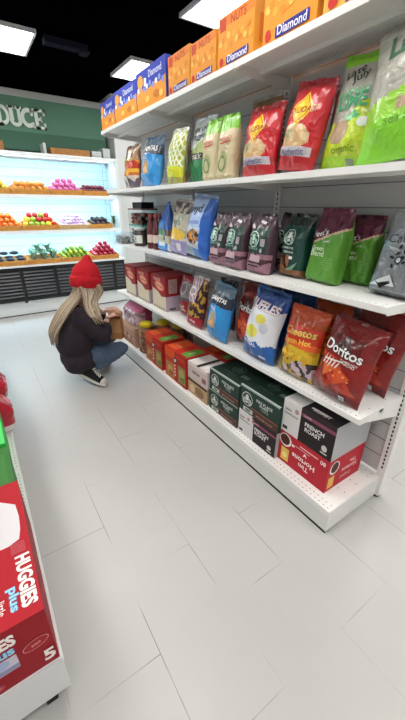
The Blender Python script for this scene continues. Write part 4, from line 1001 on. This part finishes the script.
rowsp = [
 # x0, x1, y, z, tray colour, tray label, fruit prototypes, radius, layers, fruit label, category, group
 (-1.03, -.595, YA, ZA, WD, 'wooden tray of yellow mangoes at the left end of the top fruit shelf', lambda: [round_fruit('mango', .034, '#dcc53a', 1.0, .05, None, '#e2a63a')], .034, 3, 'yellow mango heaped in the tray at the left end of the top fruit shelf', 'mango', 'yellow mangoes in their tray'),
 (-.585, -.12, YA, ZA, WD, 'wooden tray of orange peaches on the top fruit shelf', lambda: [round_fruit('peach', .032, '#e39a3e', .95, .15, None, '#cf6a30')], .032, 2, 'orange peach in the tray left of the big pink heap', 'peach', 'orange peaches in their tray'),
 (-.11, .31, YA, ZA, WD, 'wooden tray under the tall heap of pink apples', lambda: [round_fruit('pink_apple', .034, '#d6689f', .92)], .034, 4, 'pink apple in the tall heap on the top fruit shelf', 'apple', 'pink apples in the tall heap'),
 (.32, .69, YA, ZA, WD, 'wooden tray of dark red plums at the right end of the top fruit shelf', lambda: [round_fruit('plum', .027, '#6e1a30', .9, .1)], .027, 2, 'dark red plum in the tray at the right end of the top fruit shelf', 'plum', 'dark red plums in their tray'),
 (-1.0, -.555, YB, ZB, WD, 'wooden tray of bright oranges on the middle fruit shelf', lambda: [round_fruit('orange', .033, '#ee7420', .97, .05, None)], .033, 3, 'bright orange heaped at the left end of the middle fruit shelf', 'orange', 'oranges in their tray'),
 (-.545, -.08, YB, ZB, WD, 'wooden tray of mixed yellow, red and green peppers on the middle fruit shelf', lambda: [mk(round_fruit('yellow_pepper', .035, '#e6d63a', 1.0, .3, '#5a7a30'), 'yellow'), mk(round_fruit('red_pepper', .035, '#c5202a', 1.0, .3, '#5a7a30'), 'red'), mk(round_fruit('green_pepper', .035, '#9cb83a', 1.0, .3, '#5a7a30'), 'green')], .035, 3, '# pepper in the mixed tray on the middle fruit shelf', 'pepper', 'peppers in the mixed tray'),
 (-.07, .36, YB, ZB, '#c9a878', 'pale tray of pink and white garlic on the middle fruit shelf', lambda: [mk(round_fruit('garlic_bulb', .024, '#d9b9dc', .85, .0, '#d8cfc0', '#b878bc'), 'pink'), mk(round_fruit('garlic_bulb', .024, '#e8dfe6', .85, .0, '#d8cfc0'), 'white')], .024, 4, '# garlic bulb in the pale tray on the middle fruit shelf', 'garlic', 'garlic bulbs in the pale tray'),
 (.37, .70, YB, ZB, WD, 'wooden tray of dark avocados at the right end of the middle fruit shelf', lambda: [round_fruit('avocado', .030, '#33242c', .95, .0, '#4a3a22')], .030, 2, 'dark avocado in the tray at the right end of the middle fruit shelf', 'avocado', 'dark avocados in their tray'),
 (-.98, -.565, YC, ZC, WD, 'wooden tray of dark aubergines on the lower fruit deck', lambda: [long_fruit('aubergine', .030, .10, '#20223a')], .050, 3, 'dark aubergine in the tray on the left of the lower fruit deck', 'aubergine', 'dark aubergines in their tray'),
 (-.555, -.14, YC, ZC, WD, 'wooden tray of leafy kale on the lower fruit deck', lambda: [leafy('kale', '#8fb5a2', '#5f8f74', .058, 16, .14)], .056, 2, 'pale green kale bunch in the tray on the lower fruit deck', 'kale', 'kale bunches in their tray'),
 (-.13, .31, YC, ZC, WD, 'wooden tray of yellow green pears behind the red hat', lambda: [mk(round_fruit('pear', .027, '#b9cc3a', 1.15, .1), 'yellow green'), mk(round_fruit('lime', .026, '#6f9a2e', 1.0, .05, None), 'dark green')], .031, 3, '# fruit in the tray just behind the red hat', 'pear', 'fruits in the tray behind the red hat'),
 (.32, .72, YC, ZC, WD, 'wooden tray of crimson apples at the right end of the lower fruit deck', lambda: [round_fruit('red_apple', .032, '#b01c3c', .92, .2, '#3a2a1a', '#cf5a72')], .032, 4, 'crimson apple in the heap at the right end of the lower deck', 'apple', 'crimson apples in their heap'),
]
for (a, b, y, z, tc, tl, pf, r_, ly, fl, cat, grp) in rowsp:
    w = b-a; d = .30; t = tray(w, d, .062 if z > .8 else .06, tc); t.rotation_euler = (R(7), 0, 0); t.location = ((a+b)/2, y, z+.0012); tag(t, tl, 'tray')
    ps = pf(); fill(t, w, d, ps, r_, ly, fl, cat, grp, rot=(cat == 'aubergine'))
    for p in bpy.data.objects:
        if 'tint' in p: 
            del p['tint']
o = leafy('pineapple_top', '#3f6a3a', '#28482c', .030, 22, .16); o.location = (.752, 4.80, ZB+.008); tag(o, 'spiky dark green leaf crown right of the dark avocados', 'pineapple top')
# things on top of the case
t = tray(.50, .20, .075, '#a8733a'); t.location = (.22, 4.70, 2.046); tag(t, 'empty brown wooden tray lying on top of the fruit case', 'tray')
t = tray(.46, .22, .10, '#a06a34'); t.location = (-.80, 4.70, 2.046); tag(t, 'wooden crate of red fruit on top of the fruit case at the left edge', 'crate')
fill(t, .46, .22, [round_fruit('tomato', .038, '#b0301f', .85, .12, '#3f6a2c')], .038, 2, 'red tomato in the crate on top of the fruit case', 'tomato', 'tomatoes in the top crate')
for i, (x, w) in enumerate([(-.10, .035), (.57, .13), (.71, .10)]):
    m = MB(); m.rbox(x-w/2, x+w/2, 4.70, 4.90, 2.046, 2.046+(.12 if i != 1 else .075), '#b9c0c0', .004); m.box(x-w/2+.004, x+w/2-.004, 4.6985, 4.7, 2.06, 2.066, '#8d9494')
    o = m.build('riser_block'); tag(o, ['narrow pale post on top of the case left of the brown tray', 'low grey block right of the brown tray on top of the case', 'grey block at the right end on top of the case'][i], 'block')

# ------------------------------------------------------------------ crouching person
def skin_mesh(verts, edges, radii, sub=2):
    me = bpy.data.meshes.new('s'); me.from_pydata(verts, edges, []); o = bpy.data.objects.new('s', me); COL.objects.link(o)
    md = o.modifiers.new('k', 'SKIN'); md.use_smooth_shade = True
    for i, r_ in enumerate(radii): me.skin_vertices[0].data[i].radius = (r_, r_) if not isinstance(r_, tuple) else r_
    me.skin_vertices[0].data[0].use_root = True
    s2 = o.modifiers.new('b', 'SUBSURF'); s2.levels = sub; s2.render_levels = sub
    dg = bpy.context.evaluated_depsgraph_get(); dg.update()
    m2 = bpy.data.meshes.new_from_object(o.evaluated_get(dg))
    vs = [v.co.copy() for v in m2.vertices]; fs = [tuple(p.vertices) for p in m2.polygons]
    bpy.data.objects.remove(o); bpy.data.meshes.remove(me); bpy.data.meshes.remove(m2)
    return vs, fs
def chain(mb, pts, rs, col, sub=2):
    v, f = skin_mesh(pts, [(i, i+1) for i in range(len(pts)-1)], rs, sub); mb.add(v, f, col, True)
def remesh(mb, name, parent, kind, voxel, smooth=4):
    o = mb.build('r', None, kind); md = o.modifiers.new('r', 'REMESH'); md.mode = 'VOXEL'; md.voxel_size = voxel; md.use_smooth_shade = True
    ms = o.modifiers.new('s', 'SMOOTH'); ms.iterations = smooth; ms.factor = .5
    dg = bpy.context.evaluated_depsgraph_get(); dg.update()
    me = bpy.data.meshes.new_from_object(o.evaluated_get(dg)); me.name = name
    mats = list(o.data.materials); bpy.data.objects.remove(o)
    me.materials.clear(); me.materials.append(mats[0])
    for p in me.polygons: p.use_smooth = True; p.material_index = 0
    q = bpy.data.objects.new(name, me); COL.objects.link(q)
    if parent: q.parent = parent
    return q
SK = '#c99a84'
P = dict(pel=(-.62, 2.21, .24), sp=(-.64, 2.21, .42), ch=(-.59, 2.21, .58), nb=(-.535, 2.21, .69), hd=(-.455, 2.20, .825))
RS, RE, RW = (-.575, 2.07, .635), (-.425, 2.00, .43), (-.375, 2.06, .585)
LS, LE, LW = (-.555, 2.36, .635), (-.37, 2.40, .47), (-.32, 2.28, .59)
RH, RK, RA, RT = (-.60, 2.12, .24), (-.215, 2.10, .285), (-.565, 2.10, .165), (-.44, 2.0, .04)
LH, LK, LA, LT = (-.60, 2.31, .24), (-.20, 2.40, .32), (-.47, 2.36, .15), (-.33, 2.40, .035)
body = MB()
bv = [P['pel'], P['sp'], P['ch'], P['nb'], P['hd'], RS, RE, RW, LS, LE, LW, RH, RK, RA, LH, LK, LA]
be = [(0, 1), (1, 2), (2, 3), (3, 4), (2, 5), (5, 6), (6, 7), (2, 8), (8, 9), (9, 10), (0, 11), (11, 12), (12, 13), (0, 14), (14, 15), (15, 16)]
br_ = [.12, .10, .11, .05, .05, .05, .038, .025, .05, .038, .025, .08, .052, .036, .08, .052, .036]
v, f_ = skin_mesh(bv, be, br_); body.add(v, f_, SK, True)
# feet inside the shoes
chain(body, [RA, (-.555, 2.075, .095), (-.515, 2.035, .05)], [.030, .028, .022], SK, 1)
chain(body, [LA, (-.44, 2.363, .09), (-.38, 2.38, .045)], [.030, .028, .022], SK, 1)
# head with face: facing the shelf, turned down a little
hc = Vector(P['hd']); HR = Euler((0, R(24), R(6))).to_matrix()
H = lambda x, y, z: tuple(hc+HR @ Vector((x, y, z)))
body.ellipsoid(hc, (.098, .076, .112), SK, 20, 14, HR)
body.ellipsoid(H(.045, 0, -.06), (.055, .055, .058), SK, 14, 10, HR)            # jaw
body.ellipsoid(H(.100, 0, -.015), (.020, .012, .024), SK, 10, 8, HR)            # nose
body.ellipsoid(H(.104, 0, -.024), (.014, .015, .010), SK, 10, 8, HR)
body.ellipsoid(H(.092, 0, -.054), (.010, .024, .007), SK, 10, 6, HR)            # lips
body.ellipsoid(H(.090, 0, -.064), (.010, .020, .007), SK, 10, 6, HR)
for s in (-1, 1): body.ellipsoid(H(.0, s*.077, -.01), (.018, .010, .030), SK, 8, 6, HR)
def hand(wr, fwd, side, up, sg=1, grip=.8):
    wr = Vector(wr); f = Vector(fwd).normalized(); s = Vector(side).normalized(); u = f.cross(s).normalized()
    if u.dot(Vector(up)) < 0: u = -u
    pal = wr+f*.045
    for k in range(4):
        o_ = (k-1.5)*.019; root = wr+f*.03+s*o_; kn = wr+f*.088+s*o_*1.08; ln = [.040, .046, .043, .034][k]
        a = [.25, .75, 1.25]; p = [wr+f*.005+s*o_*.5, root, kn]; q = kn; ang = 0
        for i, fr_ in enumerate((1, .7, .5)):
            ang += grip*[.7, .9, .6][i]; q = q+(f*cos(ang)-u*sin(ang))*ln*fr_; p.append(q)
        chain(body, p, [.015, .0135, .0105, .009, .008, .0068], SK, 1)
    t0 = wr+f*.025-s*sg*.02; t1 = wr+f*.048-s*sg*.042-u*.010; t2 = wr+f*.075-s*sg*.050-u*.022; t3 = wr+f*.094-s*sg*.046-u*.034
    chain(body, [t0, t1, t2, t3], [.014, .012, .010, .008], SK, 1)
hand(RW, (.85, .35, .25), (.25, -.7, .3), (-.2, .0, 1), -1, .75)
hand(LW, (.8, -.55, .2), (.3, .8, .1), (0, 0, 1), 1, .6)
person = remesh(body, 'person', None, 'skin', .0055, 3)
tag(person, 'crouching person in a red knitted hat, dark jumper and jeans holding a brown carton', 'person')
eyes = MB()
for s in (-1, 1): eyes.ellipsoid(H(.079, s*.030, .004), (.011, .013, .0095), '#efece8', 12, 8, HR); eyes.ellipsoid(H(.0885, s*.030, .004), (.003, .006, .006), '#3a3a3c', 10, 6, HR)
eyes.build('eye', person, 'fruit')
gl = MB()
for s in (-1, 1):
    c = [H(.108, s*.034+.024*cos(a), .004+.019*sin(a)) for a in [2*pi*i/18 for i in range(19)]]
    gl.tube(c, .0016, '#2c2c30', 6, False); gl.tube([H(.108, s*.058, .008), H(.05, s*.082, .010), H(-.01, s*.084, .008)], .0018, '#2c2c30', 6)
gl.tube([H(.108, -.010, .008), H(.112, 0, .011), H(.108, .010, .008)], .0016, '#2c2c30', 6)
gl.build('glasses', person)
# jumper
jc = '#29202a'
sw = MB()
sv = [(-.615, 2.21, .235), (-.645, 2.21, .42), (-.60, 2.21, .565), (-.545, 2.21, .67), RS, (-.49, 2.01, .52), RE, (-.40, 2.03, .51), (-.385, 2.055, .570), LS, (-.46, 2.40, .55), LE, (-.35, 2.35, .53), (-.33, 2.29, .575)]
se = [(0, 1), (1, 2), (2, 3), (2, 4), (4, 5), (5, 6), (6, 7), (7, 8), (2, 9), (9, 10), (10, 11), (11, 12), (12, 13)]
v, f_ = skin_mesh(sv, se, [.165, .172, .148, .075, .088, .078, .075, .062, .045, .088, .078, .075, .062, .045]); sw.add(v, f_, jc, True)
sw.ellipsoid((-.62, 2.21, .44), (.158, .20, .22), jc, 24, 16)
sw.ellipsoid((-.595, 2.21, .24), (.165, .20, .125), jc, 24, 16)
sw.ellipsoid((-.58, 2.21, .59), (.125, .18, .12), jc, 24, 16)
sw.ellipsoid((-.635, 2.20, .215), (.115, .15, .12), jc, 24, 16)
jo = remesh(sw, 'jumper', person, 'cloth', .009, 5)
for v in jo.data.vertices:
    n = noise.noise(v.co*9)*.010+noise.noise(v.co*26)*.004
    v.co += v.normal*n
# jeans
jn = '#4d6079'
jm = MB()
v, f_ = skin_mesh([(-.58, 2.21, .23), RH, (-.40, 2.10, .265), RK, (-.35, 2.105, .228), (-.540, 2.098, .150)], [(0, 1), (1, 2), (2, 3), (3, 4), (4, 5)], [.12, .10, .088, .070, .066, .058]); jm.add(v, f_, jn, True)
v, f_ = skin_mesh([(-.58, 2.21, .23), LH, (-.40, 2.36, .29), LK, (-.33, 2.38, .25), (-.455, 2.362, .160)], [(0, 1), (1, 2), (2, 3), (3, 4), (4, 5)], [.12, .10, .088, .070, .066, .058]); jm.add(v, f_, jn, True)
jo = remesh(jm, 'jeans', person, 'cloth', .009, 4)
for v in jo.data.vertices: v.co += v.normal*(noise.noise(v.co*14)*.006+.002*sin(v.co.x*120+v.co.z*60))
jo.data.materials[0] = M(jn, 'cloth')
# shoes
def shoe(heel, toe, roll=0):
    heel = Vector(heel); f = (Vector(toe)-heel); ln = f.length; f.normalize(); s = f.cross(Vector((0, 0, 1))).normalized(); u = s.cross(f).normalized()
    mt = Matrix((f, s, u)).transposed().to_4x4(); mt.translation = heel
    def loft(secs, col, mb, zb=0):
        n = 14; vs = []
        for (x, hw, z0, z1, c) in secs:
            for k in range(n):
                a = 2*pi*k/n; yy = hw*cos(a); zz = (z0+z1)/2+(z1-z0)/2*sin(a)
                yy = hw*math.copysign(abs(cos(a))**.7, cos(a))
                vs.append(mt @ Vector((x*ln/.27, yy+c, zz)))
        fs = [(i*n+k, i*n+(k+1) % n, (i+1)*n+(k+1) % n, (i+1)*n+k) for i in range(len(secs)-1) for k in range(n)]+[tuple(range(n-1, -1, -1)), tuple((len(secs)-1)*n+k for k in range(n))]
        mb.add(vs, fs, col, True)
    up = MB(); loft([(.004, .022, .02, .06, 0), (.014, .032, .018, .11, 0), (.035, .037, .018, .135, 0), (.07, .038, .018, .14, 0), (.105, .038, .018, .125, 0), (.13, .040, .018, .095, 0), (.165, .043, .018, .074, 0), (.205, .045, .018, .060, 0), (.24, .038, .018, .048, 0), (.262, .018, .018, .035, 0)], '#17171b', up)
    so = up.build('shoe', person, 'cloth')
    sl = MB(); loft([(-.002, .022, 0, .026, 0), (.015, .038, 0, .027, 0), (.07, .041, 0, .026, 0), (.13, .041, 0, .025, 0), (.19, .049, 0, .026, 0), (.235, .044, 0, .027, 0), (.262, .030, 0, .028, 0), (.274, .012, .003, .026, 0)], '#dedad4', sl)
    sl.build('sole', so, 'rubber')
    tc = MB(); loft([(.222, .043, .018, .056, 0), (.245, .037, .018, .050, 0), (.266, .020, .018, .038, 0), (.272, .008, .018, .028, 0)], '#dedad4', tc); tc.build('toe_cap', so, 'rubber')
    lc = MB()
    for i in range(6):
        x = .105+.017*i; z = [.128, .118, .104, .093, .085, .078][i]
        a, b = (-.020, .020) if i % 2 else (.020, -.020)
        lc.tube([mt @ Vector(((x)*ln/.27, a, z-.004)), mt @ Vector(((x+.006)*ln/.27, 0, z+.004)), mt @ Vector(((x+.012)*ln/.27, b, z-.006))], .0028, '#e8e6e2', 6)
        lc.tube([mt @ Vector(((x)*ln/.27, b, z-.004)), mt @ Vector(((x+.006)*ln/.27, 0, z+.003)), mt @ Vector(((x+.012)*ln/.27, a, z-.006))], .0028, '#e8e6e2', 6)
    lc.build('laces', so, 'cloth'); return so
shoe((-.648, 2.165, .098), (-.468, 1.99, .004))
shoe((-.53, 2.34, .075), (-.29, 2.40, .004))
# hat
hb = MB(); n = 36; prof = [(.117, -.030), (.124, -.022), (.126, .02), (.124, .048), (.118, .054), (.112, .056), (.114, .075), (.105, .105), (.086, .135), (.060, .160), (.040, .180), (.030, .200), (.022, .214), (.010, .222), (.002, .224)]
HT = Euler((R(-3), R(9), 0)).to_matrix(); hc2 = Vector((-.462, 2.20, .865)); vs = []
for i, (r_, z) in enumerate(prof):
    for k in range(n):
        a = 2*pi*k/n; q = r_*(1+.018*(k % 2 if z < .056 else .5))*(.93 if abs(sin(a)) > .7 else 1); lean = .03*max(0, z-.1)/.1
        vs.append(hc2+HT @ Vector((q*cos(a)+lean*.2-.0*z, q*sin(a)*.92, z)))
hb.add(vs, [(i*n+k, i*n+(k+1) % n, (i+1)*n+(k+1) % n, (i+1)*n+k) for i in range(len(prof)-1) for k in range(n)], '#bd0f1f', True)
hb.add([vs[k] for k in range(n)]+[hc2+HT @ Vector((.095*cos(2*pi*k/n), .088*sin(2*pi*k/n), -.028)) for k in range(n)]+[hc2+HT @ Vector((.095*cos(2*pi*k/n), .088*sin(2*pi*k/n), .03)) for k in range(n)],
       [(k, n+k, n+(k+1) % n, (k+1) % n) for k in range(n)]+[(n+k, 2*n+k, 2*n+(k+1) % n, n+(k+1) % n) for k in range(n)], '#bd0f1f', True)
hb.build('hat', person, 'cloth')
# long hair
hr = MB(); rg = random.Random(5)
HC = ['#a8957f', '#95816b', '#b8a690', '#7f6c57', '#c4b6a2']
def strand(pts, r0_, col):
    # smooth through the points
    P4 = [Vector(p) for p in pts]; out = []
    Q = [P4[0]]+P4+[P4[-1]]
    for i in range(1, len(Q)-2):
        for t in (0, .25, .5, .75):
            a, b, c, d = Q[i-1], Q[i], Q[i+1], Q[i+2]
            out.append(.5*((2*b)+(c-a)*t+(2*a-5*b+4*c-d)*t*t+(3*b-a-3*c+d)*t**3))
    out.append(P4[-1]); m_ = len(out)
    hr.tube(out, [r0_*(1-.75*(i/(m_-1))**2) for i in range(m_)], col, 5)
for i in range(120):
    q = rg.random(); y = 2.085+.23*q; j = rg.uniform(-.010, .010); e = rg.uniform(-.05, .03)
    ang = (q-.5)*2
    st = (-.555+.03*ang**2, 2.20+.085*ang, .86)
    strand([st, (-.578+.03*ang**2+j, 2.20+.095*ang, .78), (-.675+.04*ang**2+j, 2.20+.115*ang, .69), (-.765+.035*ang**2+j, 2.20+.125*ang+j, .58), (-.800+.03*ang**2+j*1.5, 2.20+.10*ang+j, .50), (-.800+.02*ang**2+j*1.5, 2.20+.07*ang+j*1.5, .44+e)], rg.uniform(.005, .008), rg.choice(HC))
for i in range(60):
    q = rg.random(); j = rg.uniform(-.008, .008); e = rg.uniform(-.03, .04)
    x0 = -.54+.16*q
    strand([(x0, 2.115, .86), (x0+.01+j, 2.098, .80), (-.53+.10*q+j, 2.07+j, .735), (-.535+.10*q+j, 2.025, .69), (-.515+.08*q+j, 1.995+j, .64), (-.49+.06*q+j, 1.975+j*.5, .60+e)], rg.uniform(.0055, .009), rg.choice(HC))
for i in range(40):
    q = rg.random(); j = rg.uniform(-.008, .008)
    strand([(-.53+.12*q, 2.285, .86), (-.52+.12*q, 2.30, .80), (-.51+.12*q+j, 2.32, .73), (-.47+.1*q+j, 2.36+j, .68), (-.42+.08*q+j, 2.38+j, .60)], rg.uniform(.006, .009), rg.choice(HC))
hr.ellipsoid(hc+Vector((-.025, 0, .0)), (.092, .086, .108), '#a38d74', 16, 12, HR)
hr.build('hair', person, 'hair')
# the carton in the hands
o = carton('brown_carton', .10, .085, .235, '#a8744a', rect(0, .12, .09, .12, '#b98a5c')+rect(0, .20, .1, .02, '#6e4226'), right=rect(.042, .12, .06, .14, '#b98a5c')+rect(.042, .21, .07, .012, '#6e4226'), topc='#b5835a')
o.rotation_euler = (0, R(0), R(-35)); o.location = (-.285, 2.125, .36); tag(o, 'brown carton held upright in the hands of the crouching person', 'carton')
EXPO = 0.03

# ------------------------------------------------------------------ camera and light
cd = bpy.data.cameras.new('camera'); cam = bpy.data.objects.new('camera', cd); COL.objects.link(cam)
cd.sensor_fit = 'HORIZONTAL'; cd.sensor_width = 36; cd.lens = 329.64/405*36; cd.clip_start = .02
yaw, pitch, roll = .5896, -.4352, .0065
fw = Vector((sin(yaw)*cos(pitch), cos(yaw)*cos(pitch), sin(pitch))); r0 = Vector((cos(yaw), -sin(yaw), 0)); u0 = r0.cross(fw)
rr = r0*cos(roll)+u0*sin(roll); uu = -r0*sin(roll)+u0*cos(roll)
mw = Matrix((rr, uu, -fw)).transposed().to_4x4(); mw.translation = (-1.1723, -.5796, 1.4355); cam.matrix_world = mw
sc.camera = cam
wd = bpy.data.worlds.new('world'); sc.world = wd; wd.use_nodes = True
wd.node_tree.nodes['Background'].inputs[0].default_value = (.75, .85, 1, 1); wd.node_tree.nodes['Background'].inputs[1].default_value = .3
sc.view_settings.view_transform = 'Standard'; sc.view_settings.look = 'None'; sc.view_settings.exposure = EXPO; sc.view_settings.gamma = 1
try: sc.view_settings.use_curve_mapping = False
except Exception: pass
